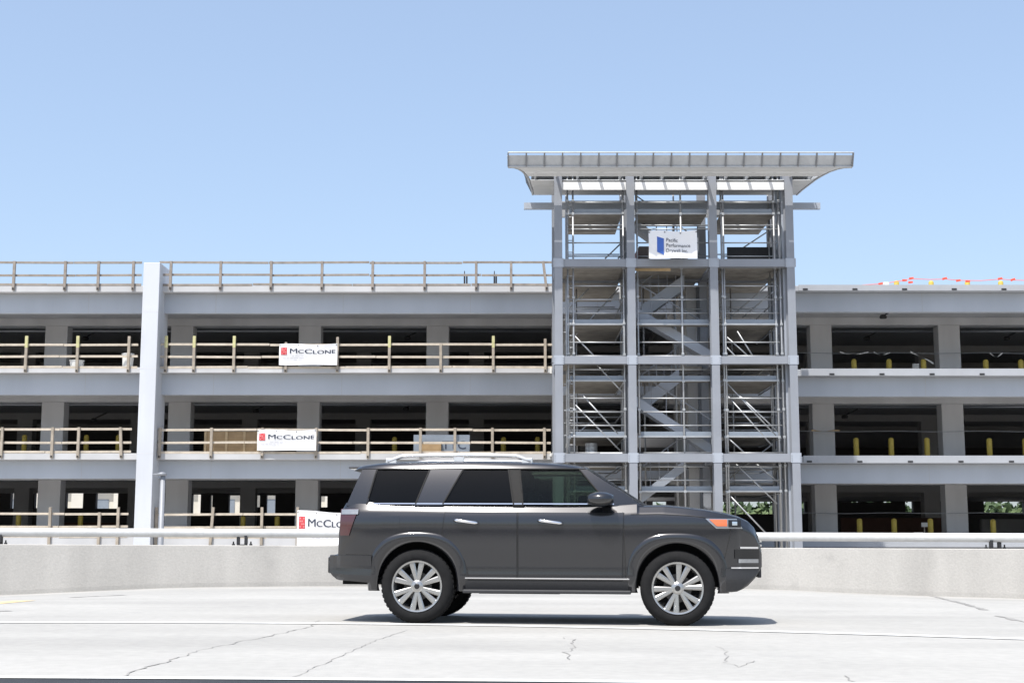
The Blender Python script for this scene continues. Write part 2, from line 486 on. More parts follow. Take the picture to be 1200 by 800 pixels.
for x in xs:
    y, z = bar_y(x) + 0.2, rail_z(x)
    rings.append([Vector((x, y + 0.07 * math.cos(2 * math.pi * k / 14), z + 0.085 * math.sin(2 * math.pi * k / 14))) for k in range(14)])
mb = MB(); mb.rings(rings); rl = mb.build('rail', 'alu', bt, smooth=True)
for k in range(12):
    x = -29 + k * 4.57
    y, z = bar_y(x) + 0.2, rail_z(x)
    mb = MB(); mb.rings([[Vector((x + dx, (bar_y(x + dx) + 0.2) + 0.074 * math.cos(2 * math.pi * j / 14), z + 0.089 * math.sin(2 * math.pi * j / 14))) for j in range(14)] for dx in (0, 0.16)])
    mb.build('rail_sleeve', 'alu', rl)
mb = MB()
for px in (8, 290, 572, 868, 1155, -270, 1440):
    y = 26.0
    for _ in range(6):
        x = (px - 600) / FPX * y * 1.01; y = bar_y(x) + 0.2
    zt, zr = bar_top(x), rail_z(x)
    mb = MB()
    mb.box(x - 0.09, x + 0.09, y - 0.08, y + 0.08, zt, zt + 0.02)
    mb.box(x - 0.10, x - 0.05, y - 0.05, y + 0.05, zt + 0.02, zr - 0.05)
    mb.box(x + 0.05, x + 0.10, y - 0.05, y + 0.05, zt + 0.02, zr - 0.05)
    p_ = mb.build('rail_post', 'black', bt)
    for dx in (-0.17, 0.17):
        mb = MB(); mb.lathe([(0.03, 0), (0.03, 0.03), (0.015, 0.03), (0.015, 0.075)], (x + dx, y, zt), n=8, cap=True)
        mb.build('bolt', 'black', p_)
struct_pad = MB()
rows = [[(x, bar_y(x) + 0.41, 0.42) for x in xs], [(x, 40, 0.5) for x in xs], [(x * 4, 110, 0.5) for x in xs], [(x * 8, 330, 0.5) for x in xs]]
struct_pad.grid(rows)
struct(struct_pad.build('construction_ground', 'site', org=Vector((0, 0, 0))), 'pale gravel ground behind the road barrier', 'ground')

# ------------------------------------------------------------------ parking garage
YL, YR = 54.0, 52.0                     # fascia planes left and right of the stair tower
XS = Xp(790, 54)                        # where the two wings meet behind the tower
gar = thing('parking_garage', 'three level grey concrete parking garage still under construction', 'building', (0, 56, 0.5))
def Lz(Y, d): return {k: tuple(Zp(v, Y - o) for v, o in zip(vs, (0.3, 0.3, 0))) for k, vs in d.items()}
#           curb top, fascia top, fascia bottom
left = Lz(YL, {'roof': (335, 342.6, 367), 'third': (430.5, 437, 462.5), 'second': (531, 538.6, 560.6), 'ground': (627, 640, 652)})
right = Lz(YR, {'roof': (335, 341.5, 365.3), 'third': (433, 440.8, 464.3), 'second': (534.7, 543, 566.2), 'ground': (629, 641, 655)})
NEXT = {'roof': 'third', 'third': 'second', 'second': 'ground'}
XL0, XR1 = -40.0, 42.0
def wing(lv, Y, x0, x1, Yin, back, cols, colw, right_side):
    for k, (ct, ft, fb) in lv.items():
        MB().box(x0, x1, Y - 0.36, Y + 0.28, ft, ct).build('curb', 'ledge' if right_side else 'curb', gar, bevel=0.015)
        if k == 'ground':
            MB().box(x0, x1, Y - 0.05, Y + 0.3, 0.3, ft - 0.004).build('fascia', 'garage', gar)
            MB().box(x0, x1, Y + 0.3, back, ft - 0.25, ft + 0.02).build('floor_slab', 'soffit', gar)
            continue
        MB().box(x0, x1, Y, Y + 0.28, fb, ft - 0.003).build('fascia', 'garage', gar, bevel=0.01)
        for q in range(9):
            xj = x0 + 4.1 + q * 4.9
            if xj < x1 - 0.5: MB().box(xj - 0.008, xj + 0.008, Y - 0.002, Y + 0.1, fb + 0.004, ft - 0.01).build('beam_joint', 'inner', gar)
        MB().box(x0, x1, Y + 0.285, Yin - 0.005, fb + 0.42, ft + 0.02).build('floor_slab', 'soffit', gar)
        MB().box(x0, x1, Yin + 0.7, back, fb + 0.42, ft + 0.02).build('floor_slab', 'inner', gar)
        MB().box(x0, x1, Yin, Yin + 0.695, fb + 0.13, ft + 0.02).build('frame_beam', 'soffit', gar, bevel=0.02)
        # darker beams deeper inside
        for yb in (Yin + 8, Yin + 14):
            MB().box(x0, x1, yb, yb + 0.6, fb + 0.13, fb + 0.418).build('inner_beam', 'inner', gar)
        nb = lv[NEXT[k]]
        for px in cols:
            xc = px * Yin / FPX
            MB().box(xc - colw / 2, xc + colw / 2, Yin + 0.004, Yin + 0.69, nb[1] + 0.021, fb + 0.129).build('column', 'soffit', gar, bevel=0.02)
            xc2 = xc + 1.4
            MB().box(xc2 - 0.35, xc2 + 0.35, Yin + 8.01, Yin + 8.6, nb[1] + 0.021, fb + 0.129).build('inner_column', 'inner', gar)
# inner columns: offsets are (px - 600) at the frame plane
wing(left, YL, XL0, XS, 58.0, 73.0, [-985, -838, -691, -540, -391, -239.5, -88, 60, 205], 0.92, False)
wing(right, YR, XS + 0.003, XR1, 56.0, 86.0, [218, 366, 518, 672, 826, 980], 0.86, True)

def back_wall(y, px0, px1, z0, z1, openings, m):
    """one wall with rectangular openings (px0, py0, px1, py1 as seen on its plane)"""
    mb = MB(); T = 0.35; x = Xp(px0, y, 590)
    for (a, b, c, d) in sorted(openings):
        xa, xc = Xp(a, y, 590), Xp(c, y, 590)
        zt, zb = min(Zp(b, y), z1 - 0.02), Zp(d, y)
        if xa > x: mb.box(x, xa, y, y + T, z0, z1)
        mb.box(xa, xc, y, y + T, z0, zb); mb.box(xa, xc, y, y + T, zt, z1)
        x = xc
    mb.box(x, Xp(px1, y, 590), y, y + T, z0, z1)
    return mb.build('rear_wall', m, gar)
lo = [(12, 574, 22, 595.5), (40, 576, 47.5, 595), (77, 575, 97, 595), (112, 576, 138, 595.5), (225, 579, 235, 602), (246, 580, 249, 600), (268, 580, 283.5, 602),
      (291.5, 580, 297, 594), (298.5, 580, 304.5, 594), (312, 580, 322.5, 602), (346, 581, 349, 600), (375.5, 581, 383.5, 594), (430, 581, 446, 598), (470, 581, 486, 598), (545, 581, 570, 600), (590, 581, 625, 600), (-60, 575, -45, 595), (-120, 575, -100, 595),
      (690, 582, 715, 600)]
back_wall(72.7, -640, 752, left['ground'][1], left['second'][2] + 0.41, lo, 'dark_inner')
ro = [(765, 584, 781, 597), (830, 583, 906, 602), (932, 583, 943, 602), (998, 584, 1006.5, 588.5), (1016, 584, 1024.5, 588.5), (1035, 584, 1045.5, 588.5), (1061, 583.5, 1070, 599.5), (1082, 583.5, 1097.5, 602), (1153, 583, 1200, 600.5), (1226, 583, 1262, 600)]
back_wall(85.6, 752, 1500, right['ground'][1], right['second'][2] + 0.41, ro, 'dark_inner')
for a, b in (('second', 'third'), ('third', 'roof')):
    op = [(752, 514, 757.5, 527), (758.5, 514, 763, 527)] if a == 'second' else []
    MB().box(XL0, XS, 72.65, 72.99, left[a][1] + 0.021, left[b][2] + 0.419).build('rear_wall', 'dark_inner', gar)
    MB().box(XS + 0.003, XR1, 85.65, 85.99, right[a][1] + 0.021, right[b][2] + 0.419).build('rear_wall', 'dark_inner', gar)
# brown block wall inside the ground floor on the right
MB().box(Xp(986, 64, 610), Xp(1112, 64, 610), 64, 64.2, right['ground'][1] + 0.022, Zp(606.5, 64)).build('block_wall', 'redwall', gar)
MB().box(Xp(1150, 66, 610), Xp(1260, 66, 610), 66, 66.2, right['ground'][1] + 0.022, Zp(608, 66)).build('block_wall', 'inner', gar)
MB().box(Xp(75, 66, 610), Xp(140, 66, 610), 66, 66.2, left['ground'][1] + 0.022, Zp(612, 66)).build('block_wall', 'redwall', gar)
# tall pillar standing proud of the left facade
pc0, pc1 = at(162, 480, 53.1).x, at(181.5, 480, 53.1).x
MB().box(pc0, pc1, 53.1, 54.6, 0.4, Zp(307.5, 53.1)).build('pillar', 'pillar', gar, bevel=0.02)
pj = MB()
for yy in (365, 431.5, 531):
    pj.box(pc0 - 0.002, pc1 + 0.002, 53.097, 53.4, Zp(yy, 53.1) - 0.008, Zp(yy, 53.1) + 0.008)
pj.build('pillar_joint', 'soffit', gar)
# metal capping with clips along the right ledges
for k, (pa) in (('roof', 990), ('third', 1018), ('second', 1047)):
    ct, ft, fb = right[k]
    MB().box(Xp(936, YR), XR1, YR - 0.385, YR - 0.362, ft + 0.02, ct + 0.03).build('ledge_cap', 'ledge', gar)
    for i in range(-2, 9):
        x = Xp(pa + 12, YR) + i * 1.83
        if x > Xp(940, YR): MB().box(x - 0.09, x + 0.09, YR - 0.41, YR - 0.386, ft + 0.04, ft + 0.10).build('ledge_clip', 'black', gar)

for px, py, Y in ((1016, 396, 59), (478, 395.5, 61), (476, 478.5, 61), (1035, 371, 54.6), (100, 396, 61), (1180, 396, 59), (300, 481, 61), (110, 492, 61), (990, 488, 59)):
    p = at(px, py, Y)
    mb = MB(); mb.tube([p + Vector((0.55, 0, 0.32)), p + Vector((0.1, 0, 0.1)), p], 0.03, 6); mb.lathe([(0, -.02), (.13, -.02), (.15, .05), (.1, .12), (0, .14)], p - Vector((0, 0, .05)), n=12)
    mb.build('ceiling_fixture', 'black', gar)
for lv_, x0_, x1_, Yp in ((left['roof'], XL0, XS, 60.2), (left['third'], XL0, XS, 60.2), (right['roof'], XS, XR1, 58.4), (right['third'], XS, XR1, 58.4)):
    z = lv_[2] + 0.24
    mb = MB(); mb.tube([(x0_, Yp, z), (x1_, Yp, z)], 0.06, 8); mb.build('pipe', 'steel', gar, smooth=True)
# ------------------------------------------------------------------ wooden edge guardrails
def fence(label, posts, Y, ys, x0, x1, lv, wood, yellow=(), lean={}, ytop=None, skipmid=()):
    yt, r1, r2, toe, yb = ys
    t = thing('wooden_guardrail', label, 'guardrail', (Xp((x0 + x1) / 2, Y, r1), Y, Zp(yb, Y)), 'wooden guardrails along the garage edge')
    Yf = Y - 0.36
    for i, p in enumerate(posts):
        top = yt + (ytop[i] if ytop else 0)
        dx = lean.get(p, 0)
        a = at(p, yb, Yf - 0.055); b = at(p + dx, top, Yf - 0.055)
        if not dx: b.x = a.x
        pm = MB(); pm.bar(a, b, 0.10, 0.09, up=(0, 1, 0))
        o = pm.build('post', 'wood_post' if wood == 'wood' else wood, t, bevel=0.006)
        if p in yellow:
            q = b + (a - b) * 0.32
            MB().bar(q, b + (b - a) * 0.01, 0.106, 0.096, up=(0, 1, 0)).build('yellow_band', 'wood_yel', o)
        MB().box(a.x - 0.03, a.x + 0.03, Yf - 0.12, Yf - 0.1, a.z + 0.03, a.z + 0.09).build('anchor_bolt', 'black', o)
    xa, xb = Xp(x0, Yf, r1), Xp(x1, Yf, r1)
    for yy, hh in ((r1, 0.085), (r2, 0.085), (toe, 0.09)):
        if yy is None: continue
        z = Zp(yy, Yf)
        # boards butted end to end, each slightly off level
        x = xa
        while x < xb - 0.05:
            L = min(random.uniform(3.4, 4.6), xb - x)
            if xb - (x + L) < 0.8: L = xb - x
            za, zb = z + random.uniform(-0.015, 0.015), z + random.uniform(-0.015, 0.015)
            yo = Yf + 0.012 + (0.004 if int(x * 7) % 2 else 0)
            pm = MB(); pm.bar((x, yo, za), (x + L - 0.02, yo, zb), 0.038, hh)
            pm.build('toe_board' if yy == toe else 'rail', wood, t, bevel=0.004)
            x += L
P = 54.0
fence('weathered roof edge guardrail left of the tall pale pillar', [-104, -44, 15.5, 75.5, 114.5, 155.5], P, (306, 307.6, 322.5, 333.5, 340), -170, 167, 'roof', 'wood_old')
fence('weathered roof edge guardrail right of the tall pale pillar', [199.5, 258, 317.3, 377, 436.5, 497.5, 558, 599, 640.5], P, (306, 307.6, 322.3, 333.5, 339.5), 187, 650, 'roof', 'wood_old', lean={640.5: -4})
fence('pale guardrail with yellow topped posts on third floor, left of the pillar', [-90, -30, 29.5, 89.8, 150], P, (394, 403.7, 417.7, 430, 436), -170, 162.5, 'third', 'wood', yellow=(29.5, 89.8, -30))
fence('pale guardrail with yellow topped posts on third floor, right of the pillar', [193.6, 226.6, 273.6, 334.5, 395, 456, 516.3, 578, 639], P, (394, 403.7, 418.2, 430.2, 436), 184, 650, 'third', 'wood', yellow=(193.6, 226.6, 273.6, 456, 578), ytop=[0, 0, 0, 7, 1, 0, 8, 0, 3])
fence('pale guardrail on second floor, left of the pillar', [-60, 1, 60.3, 91, 142], P, (500.5, 502.7, 518.5, 529.5, 536.5), -170, 155, 'second', 'wood', lean={142: -0.8})
fence('pale guardrail on second floor, right of the pillar', [186.5, 247, 307, 370, 431, 492.5, 533, 577, 638], P, (501, 503.5, 518.5, 530, 536.8), 177, 646, 'second', 'wood')
fence('pale guardrail behind the barrier on ground floor, left of the pillar', [-70, -8, 57, 115, 137], P, (594, 601.8, 617, 628.5, 641), -170, 151, 'ground', 'wood', ytop=[0, 0, 0, 6, 0])
fence('pale guardrail behind the barrier on ground floor, right of the pillar', [182, 246, 306, 348, 410, 470, 530, 590], P, (594, 602.5, 617.5, 629, 641), 171, 640, 'ground', 'wood', lean={246: 4})

# ------------------------------------------------------------------ yellow bollards
bol = thing('bollard', '', 'bollard', (0, 0, 0), 'yellow bollards inside the garage')
MB().lathe([(0.0, 0), (0.105, 0), (0.105, 1.02), (0.09, 1.07), (0.05, 1.10), (0.0, 1.11)], (0, 0, 0), n=14).build('post', 'yellow', bol, smooth=True)
MB().lathe([(0.0, 0), (0.16, 0), (0.16, 0.02), (0.11, 0.025)], (0, 0, 0), n=14).build('base_plate', 'inner', bol)
ordn = ['first', 'second', 'third', 'fourth', 'fifth', 'sixth']
first = [True]
def bollards(pxs, Y, pytop, label):
    for i, px in enumerate(pxs):
        p = at(px, pytop, Y); p.z -= 1.11
        o = bol if first[0] else copy_tree(bol, p)
        if first[0]:
            bol.location = p; first[0] = False
        o['label'] = label % ordn[i]
bollards([1000.5, 1041.5, 1082], 55.2, 420.5, '%s yellow bollard from left in third floor opening beside tower')
bollards([1155, 1196], 55.2, 421, '%s yellow bollard from left in third floor opening at photo edge')
bollards([1003, 1044, 1086], 55.2, 512.5, '%s yellow bollard from left in second floor opening beside tower')
bollards([1159, 1201], 55.2, 513, '%s yellow bollard from left in second floor opening at photo edge')
bollards([1007, 1047.5, 1090], 55.2, 607, '%s yellow bollard from left before the ground floor block wall')
bollards([1163.5, 1206], 55.2, 608, '%s yellow bollard from left in ground floor opening at photo edge')
bollards([1050.5, 1091, 1133.5, 1172.5], 56.5, 328.8, '%s yellow bollard from left on the roof under red flags')
bollards([29, 101.5, 139], 58.9, 509, '%s yellow bollard from left on second floor left of pillar')
bollards([462.5, 590, 630], 58.9, 511.5, '%s yellow bollard from left on second floor near the grey sign')
bollards([22, 94.5], 58.9, 602, '%s yellow bollard from left on ground floor left of pillar')
bollards([285, 325], 58.9, 604, '%s yellow bollard from left on ground floor beside the lowest banner')

# ------------------------------------------------------------------ banners
def banner(label, pa, pb, Y, writer, sag=0.02, slant=0, mname='hanging_banner', grp=None):
    """pa top-left pixel, pb bottom-right pixel"""
    A, B = at(*pa, Y), at(*pb, Y)
    Wd, Ht = B.x - A.x, A.z - B.z
    t = thing(mname, label, 'banner', (A.x, Y, B.z), grp)
    def P(u, v, off=0.0):
        d = sag * (math.sin(u * 9 + v * 2) + 0.7 * math.sin(u * 4 - v * 5 + 1)) - 0.02
        top = 0.02 * math.sin(u * math.pi * 2.3) - 0.025 * math.sin(u * math.pi) + slant * (1 - u)
        return Vector((A.x + u * Wd, Y + d * 2 - off, B.z + v * Ht + top * (v - 0.2)))
    n, k = 40, 14
    mb = MB()
    front = [[P(i / n, j / k) for i in range(n + 1)] for j in range(k + 1)]
    backr = [[P(i / n, j / k, -0.006) for i in range(n + 1)] for j in range(k + 1)]
    mb.grid(front); mb.grid([r[::-1] for r in backr])
    mb.build('sheet', 'banner', t, smooth=True)
    gm = MB()
    for u in (0.015, 0.33, 0.66, 0.985):
        c = P(u, 0.94, 0.008); gm.lathe([(0.012, 0), (0.024, -0.004), (0.024, 0)], c, axis='y', n=10)
    gm.build('eyelet', 'black', t)
    writer(t, P, Wd, Ht)
    return t
def rect(P, u0, u1, v0, v1, off, n=6):
    return [[P(u0 + (u1 - u0) * i / n, v0 + (v1 - v0) * j / 2, off) for i in range(n + 1)] for j in range(3)]
def write_mc(t, P, Wd, Ht):
    mb = MB(); mb.grid(rect(P, 0.03, 0.135, 0.48, 0.83, 0.012)); lg = mb.build('logo', 'red', t)
    mb = MB()
    for i in range(3):
        for j in range(4):
            u = 0.043 + i * 0.031; v = 0.51 + j * 0.08
            if (i + j) % 3 == 1: continue
            mb.grid(rect(P, u, u + 0.02, v, v + 0.045, 0.017, 2))
    mb.build('printed_marks', 'redlight', lg)  # pale squares of the logo pattern, no letters
    mb = MB(); text_runs([('M', 1), ('C', .78), ('C', 1), ('LONE', .78)], 0.185, 0.965, 0.55, 0.23, lambda u, v: P(u, v, 0.012), mb, 0.09, 0.0)
    mb.build('printed_marks', 'ink', t)
    mb = MB()
    for v, u0, u1 in ((0.40, 0.22, 0.93), (0.31, 0.06, 0.95), (0.22, 0.25, 0.62)):
        u = u0
        while u < u1:
            L = random.uniform(0.03, 0.09); mb.grid(rect(P, u, min(u + L, u1), v, v + 0.022, 0.012, 2)); u += L + 0.02
    mb.build('small_print', 'faint', t)
G = 'white contractor banners tied to the guardrails'
banner('white banner with red square hung on third floor guardrail', (327.5, 403), (395.2, 427.7), 53.50, write_mc, grp=G)
banner('white banner with red square hung on second floor guardrail', (302, 503.3), (370.5, 527.7), 53.50, write_mc, 0.018, grp=G)
banner('white banner with red square behind the barrier, partly hidden by vehicle', (348.5, 600.5), (418, 638.5), 53.50, write_mc, 0.02, 0.12, grp=G)
def write_pp(t, P, Wd, Ht):
    mb = MB()
    mb.add([P(0.17, 0.24, 0.014), P(0.31, 0.13, 0.014), P(0.31, 0.70, 0.014), P(0.17, 0.78, 0.014)], [(0, 1, 2, 3)])
    mb.build('logo', 'blue', t)
    mb = MB()
    for s, v, u1 in (('Pacific', 0.60, 0.60), ('Performance', 0.41, 0.86), ('Drywall Inc.', 0.22, 0.81)):
        text_runs([(s, 1)], 0.36, u1, v, 0.13, lambda u, v: P(u, v, 0.012), mb, bold=0.004)
    mb.build('printed_marks', 'ink', t)
banner('large white banner with blue slanted block hung on the scaffolded tower', (760, 270.5), (817, 303), 45.55, write_pp, 0.015)

# ------------------------------------------------------------------ steel stair tower
YT, YTB = 46.0, 48.7
tw = thing('stair_tower', 'grey steel framed stair tower with flared canopy on top', 'tower', (Xp(790, YT), 48.5, 0.4))
colx = [Xp(655, YT), Xp(741, YT), Xp(839, YT), Xp(930, YT)]
ztop = Zp(196, YT)
def hsec(mb, x, y, z0, z1, w=0.24, d=0.30):
    t = 0.03
    mb.box(x - w / 2, x + w / 2, y, y + t, z0, z1); mb.box(x - w / 2, x + w / 2, y + d - t, y + d, z0, z1)
    mb.box(x - 0.03, x + 0.03, y + t + 0.001, y + d - t - 0.001, z0, z1)
for i, x in enumerate(colx):
    mb = MB(); hsec(mb, x, YT, 0.45, ztop, 0.26, 0.36); o = mb.build('column', 'steel', tw)
    pl = MB(); pl.box(x - 0.22, x + 0.22, YT - 0.05, YT + 0.42, 0.45, 0.5); pl.build('base_plate', 'steel', o)
    mb = MB(); hsec(mb, x, YTB, 0.45, ztop, 0.26, 0.36); mb.build('column', 'steel', tw)
MB().box(colx[3] - 0.19, colx[3] + 0.05, YT + 0.40, YT + 1.5, 0.45, ztop).build('column', 'stair', tw, bevel=0.01)
lvz = [(Zp(303.2, YT), Zp(312.2, YT)), (Zp(417, YT), Zp(426, YT)), (Zp(531.2, YT), Zp(541, YT))]
for zt, zb in lvz:
    for i in range(3):
        mb = MB()
        xa, xb = colx[i] + 0.131, colx[i + 1] - 0.131
        mb.box(xa, xb, YT + 0.02, YT + 0.05, zb, zt); mb.box(xa, xb, YT + 0.05, YT + 0.3, zt - 0.03, zt); mb.box(xa, xb, YT + 0.05, YT + 0.3, zb, zb + 0.03)
        mb.build('floor_beam', 'steel', tw)
        MB().box(xa, xb, YTB + 0.02, YTB + 0.3, zb, zt).build('floor_beam', 'steel', tw)
    for x in colx:
        MB().box(x - 0.1, x + 0.1, YT + 0.362, YTB - 0.002, zb + 0.01, zt - 0.01).build('side_beam', 'steel', tw)
    MB().box(colx[0] - 0.22, colx[0] - 0.131, YT + 0.05, YT + 0.3, zb + 0.05, zt - 0.03).build('beam_stub', 'steel', tw)
for zt, zb in lvz:
    for x in colx:
        g_ = MB().box(x - .17, x + .17, YT - .014, YT - .002, zb - .02, zt + .02).build('gusset_plate', 'stair', tw)
        for dx in (-.14, .14):
            for k in range(3):
                MB().lathe([(.016, -.03), (.016, -.014)], (x + dx, YT, zb + (zt - zb) * (.2 + .3 * k)), axis='y', n=6, cap=True).build('bolt', 'galv', g_)
# top ring beam, long outrigger beam, white fascia beam
zwb0, zwb1 = Zp(222.5, YT + 0.1), Zp(213.5, YT + 0.1)
for i in range(3):
    MB().box(colx[i] + 0.131, colx[i + 1] - 0.131, YT + 0.08, YT + 0.14, zwb0, zwb1).build('header_panel', 'whitebeam', tw)
    MB().box(colx[i] + 0.131, colx[i + 1] - 0.131, YTB + 0.05, YTB + 0.2, zwb0 - 0.3, zwb1).build('header_panel', 'sheet', tw)
zo = Zp(241.5, 47.6)
MB().box(Xp(614, 47.6, 240), Xp(961, 47.6, 240), 47.55, 47.7, zo - 0.11, zo + 0.11).build('outrigger_beam', 'stair', tw)
# stair flights in the middle bay (switchback)
def flight(pa, pb, y0, y1, th=0.34):
    a, b = at(*pa, y0), at(*pb, y0)
    mb = MB()
    d = Vector((0, 0, th / 2))
    mb.add([a - d, b - d, b + d, a + d] + [p + Vector((0, y1 - y0, 0)) for p in (a - d, b - d, b + d, a + d)],
           [(0, 1, 2, 3), (7, 6, 5, 4), (0, 4, 5, 1), (1, 5, 6, 2), (2, 6, 7, 3), (3, 7, 4, 0)])
    o = mb.build('stair_flight', 'stair', tw)
    hm = MB(); e = Vector((0, 0, 1.0)); hm.tube([a + e, b + e], 0.022)
    for k in range(6):
        q = a.lerp(b, k / 5); hm.tube([q + d, q + e], 0.016, 6)
    hm.build('handrail', 'steel', o)
flight((746, 366), (834, 417), 46.95, 47.7); flight((746, 470), (834, 527), 46.95, 47.7)
flight((752, 366), (802, 330), 47.8, 48.6, 0.5); flight((752, 474), (796, 440), 47.8, 48.6, 0.5); flight((752, 583), (804, 544), 46.95, 47.7); flight((745, 262), (806, 305), 47.8, 48.6, 0.3)
# elevator shaft wall panels behind the middle bay
MB().box(Xp(806, 49.2, 450), Xp(838, 49.2, 450), 49.2, 49.35, 0.5, Zp(336, 49.2)).build('shaft_panel', 'soffit', tw)
MB().box(Xp(818, 49.1, 450), Xp(823, 49.1, 450), 49.05, 49.19, 0.5, Zp(336, 49.2)).build('shaft_panel', 'steel', tw)
# canopy: flat slab with a ribbed band leaning outwards; its ends curve in to the tower
YC = 44.3
z1, z0 = Zp(179, YC), Zp(195.5, YC + 0.2)
zs_ = z0 - 0.02
def soffit_pt(px, py):
    d = ray(px, py); t = (z0 - CAMZ) / d.z
    return CAM + d * t
lp_ = [soffit_pt(*q) for q in ((595.5, 195.6), (602.5, 195.9), (608, 197.5), (613, 200.5), (617, 205), (620, 210), (622, 216), (624, 222), (625, 228))]
x_l, x_r = lp_[0].x, soffit_pt(998.5, 195.6).x
out_ = [Vector((p.x, p.y, z0)) for p in lp_[::-1]]
out_ += [Vector((x_r - (p.x - x_l) * 1.25, p.y, z0)) for p in lp_]
yb_ = lp_[-1].y
can_o = None
def band(pts, name, open_top=True):
    global can_o
    mb = MB(); lo_, hi_, ti_, li_ = [], [], [], []
    n = len(pts)
    nrm = []
    for i, p in enumerate(pts):
        d = (pts[min(i + 1, n - 1)] - pts[max(i - 1, 0)]).normalized()
        nrm.append(Vector((d.y, -d.x, 0)))
    for p, q in zip(pts, nrm):
        h = (z1 - z0) * 0.80
        lo_.append(p); hi_.append(p + q * 0.2 + Vector((0, 0, h))); ti_.append(p + q * 0.16 + Vector((0, 0, h))); li_.append(p - q * 0.04)
    mb.grid([lo_, hi_, ti_, li_, lo_])
    o = mb.build(name, 'sheet', tw)
    er = MB(); er.tube([p + q * 0.23 + Vector((0, 0, z1 - z0)) for p, q in zip(pts, nrm)], 0.022, 6); er.build('edge_rail', 'sheet', o)
    er = MB(); er.tube([p + q * 0.02 for p, q in zip(pts, nrm)], 0.04, 6); er.build('edge_rail', 'sheet', o)
    return o, nrm
nl = len(lp_)
left_c, front_c, right_c = out_[:nl], [out_[nl - 1], out_[nl]], out_[nl:]
def resample(pts, step):
    o = []
    for a_, b_ in zip(pts, pts[1:]):
        k = max(1, int((b_ - a_).length / step))
        o += [a_.lerp(b_, i / k) for i in range(k)]
    return o + [pts[-1]]
can_o, _ = band(front_c, 'canopy')
for c_ in (left_c, right_c):
    o, nrm = band(c_, 'canopy_end')
    q_ = resample(c_, 0.16)
    for i in range(1, len(q_) - 1):
        d = (q_[i + 1] - q_[i - 1]).normalized(); nn = Vector((d.y, -d.x, 0))
        MB().bar(q_[i] + nn * 0.03, q_[i] + nn * 0.23 + Vector((0, 0, z1 - z0)), 0.03, 0.05, up=nn).build('rib', 'rib', o)
a_, b_ = front_c
for k in range(20):
    p = a_.lerp(b_, k / 19)
    MB().bar(p + Vector((0, -0.03, 0)), p + Vector((0, -0.23, z1 - z0)), 0.045, 0.07, up=(0, 1, 0)).build('rib', 'rib', can_o)
# soffit boards, a slot left open over the front column line
def half_w(y, side):
    pts = left_c[::-1] if side < 0 else right_c
    for p, q in zip(pts, pts[1:]):
        if p.y <= y <= q.y: return p.x + (q.x - p.x) * (y - p.y) / max(1e-6, q.y - p.y)
    return pts[-1].x if y > pts[-1].y else pts[0].x
ya = lp_[0].y
for y0_, y1_ in ((ya + 0.01, 45.1), (45.13, 45.62), (46.12, 46.9), (46.93, yb_)):
    mb = MB(); n = 7; tp, bt_ = [], []
    for k in range(n + 1):
        y = y0_ + (y1_ - y0_) * k / n
        xa_, xb_ = half_w(y, -1) + 0.03, half_w(y, 1) - 0.03
        bt_.append([Vector((xa_, y, zs_)), Vector((xb_, y, zs_))]); tp.append([Vector((xa_, y, zs_ + 0.02)), Vector((xb_, y, zs_ + 0.02))])
    mb.grid(bt_); mb.grid(tp); mb.grid([[tp[0][0], tp[0][1]], [bt_[0][0], bt_[0][1]]]); mb.grid([[tp[-1][0], tp[-1][1]], [bt_[-1][0], bt_[-1][1]]])
    mb.build('soffit', 'drywall', can_o)
for k in range(14):
    x = x_l + 0.9 + (x_r - x_l - 1.9) * k / 13
    MB().box(x - 0.03, x + 0.03, ya + 0.1, yb_ - 0.05, z0 + 0.04, z0 + 0.22).build('joist', 'sheet', can_o)
MB().box(half_w(46.4, -1) + 0.05, half_w(46.4, 1) - 0.05, 46.32, yb_ - 0.02, z1 - 0.14, z1 - 0.08).build('roof_deck', 'drywall', can_o)
# concrete landings that tie the tower to the garage, added so the tower casts more shade
for zt, zb in lvz:
    for i, (ya_, ) in enumerate(((46.38,), (48.3,), (46.38,))):
        MB().box(colx[i] + 0.15, colx[i + 1] - 0.15, ya_, 51.5 if i == 2 else 53.4, zt - 0.16, zt - 0.035).build('added_landing', 'deck', tw)
# ------------------------------------------------------------------ scaffolding inside the tower
YS0, YS1 = 46.42, 48.3
sf = thing('scaffolding', 'tube scaffolding with plank decks filling the steel tower', 'scaffolding', (Xp(790, YS0), YS0, 0.45))
ztops = Zp(200, YS0)
bays = [(667, 732), (749, 833), (849, 914)]
def tubeo(name, pts, r, parent=sf, n=7):
    mb = MB(); mb.tube(pts, r, n); return mb.build(name, 'galv', parent, smooth=True)
stand = [666, 672.5, 732, 748.5, 800.5, 848.5, 851, 911, 917]
for px in stand:
    x = Xp(px, YS0)
    tubeo('standard', [(x, YS0, 0.45), (x, YS0, ztops)], 0.032)
for px in (667, 735, 800, 848, 917):
    x = Xp(px, YS0)
    tubeo('standard', [(x, YS1, 0.45), (x, YS1, ztops)], 0.032)
    tubeo('standard', [(x, YS1 + 0.25, 0.45), (x, YS1 + 0.25, ztops - 1.0)], 0.03)
for px in (676, 728, 755, 830, 858, 905):
    x = Xp(px, 50.65)
    tubeo('standard', [(x, 50.65, 0.45), (x, 50.65, Zp(330, 50.65))], 0.03)
decks = [250.5, 313.5, 380, 446, 511.5, 575.5]
for px in stand:
    x = Xp(px, YS0)
    for yy in decks + [203.5, 236, 348, 415, 480, 545]:
        z = Zp(yy, YS0); q = random.uniform(-.02, .02)
        MB().box(x - .045, x + .045, YS0 - .05, YS0 + .05, z - .04 + q, z + .04 + q).build('coupler', 'galv', sf, bevel=0.01)
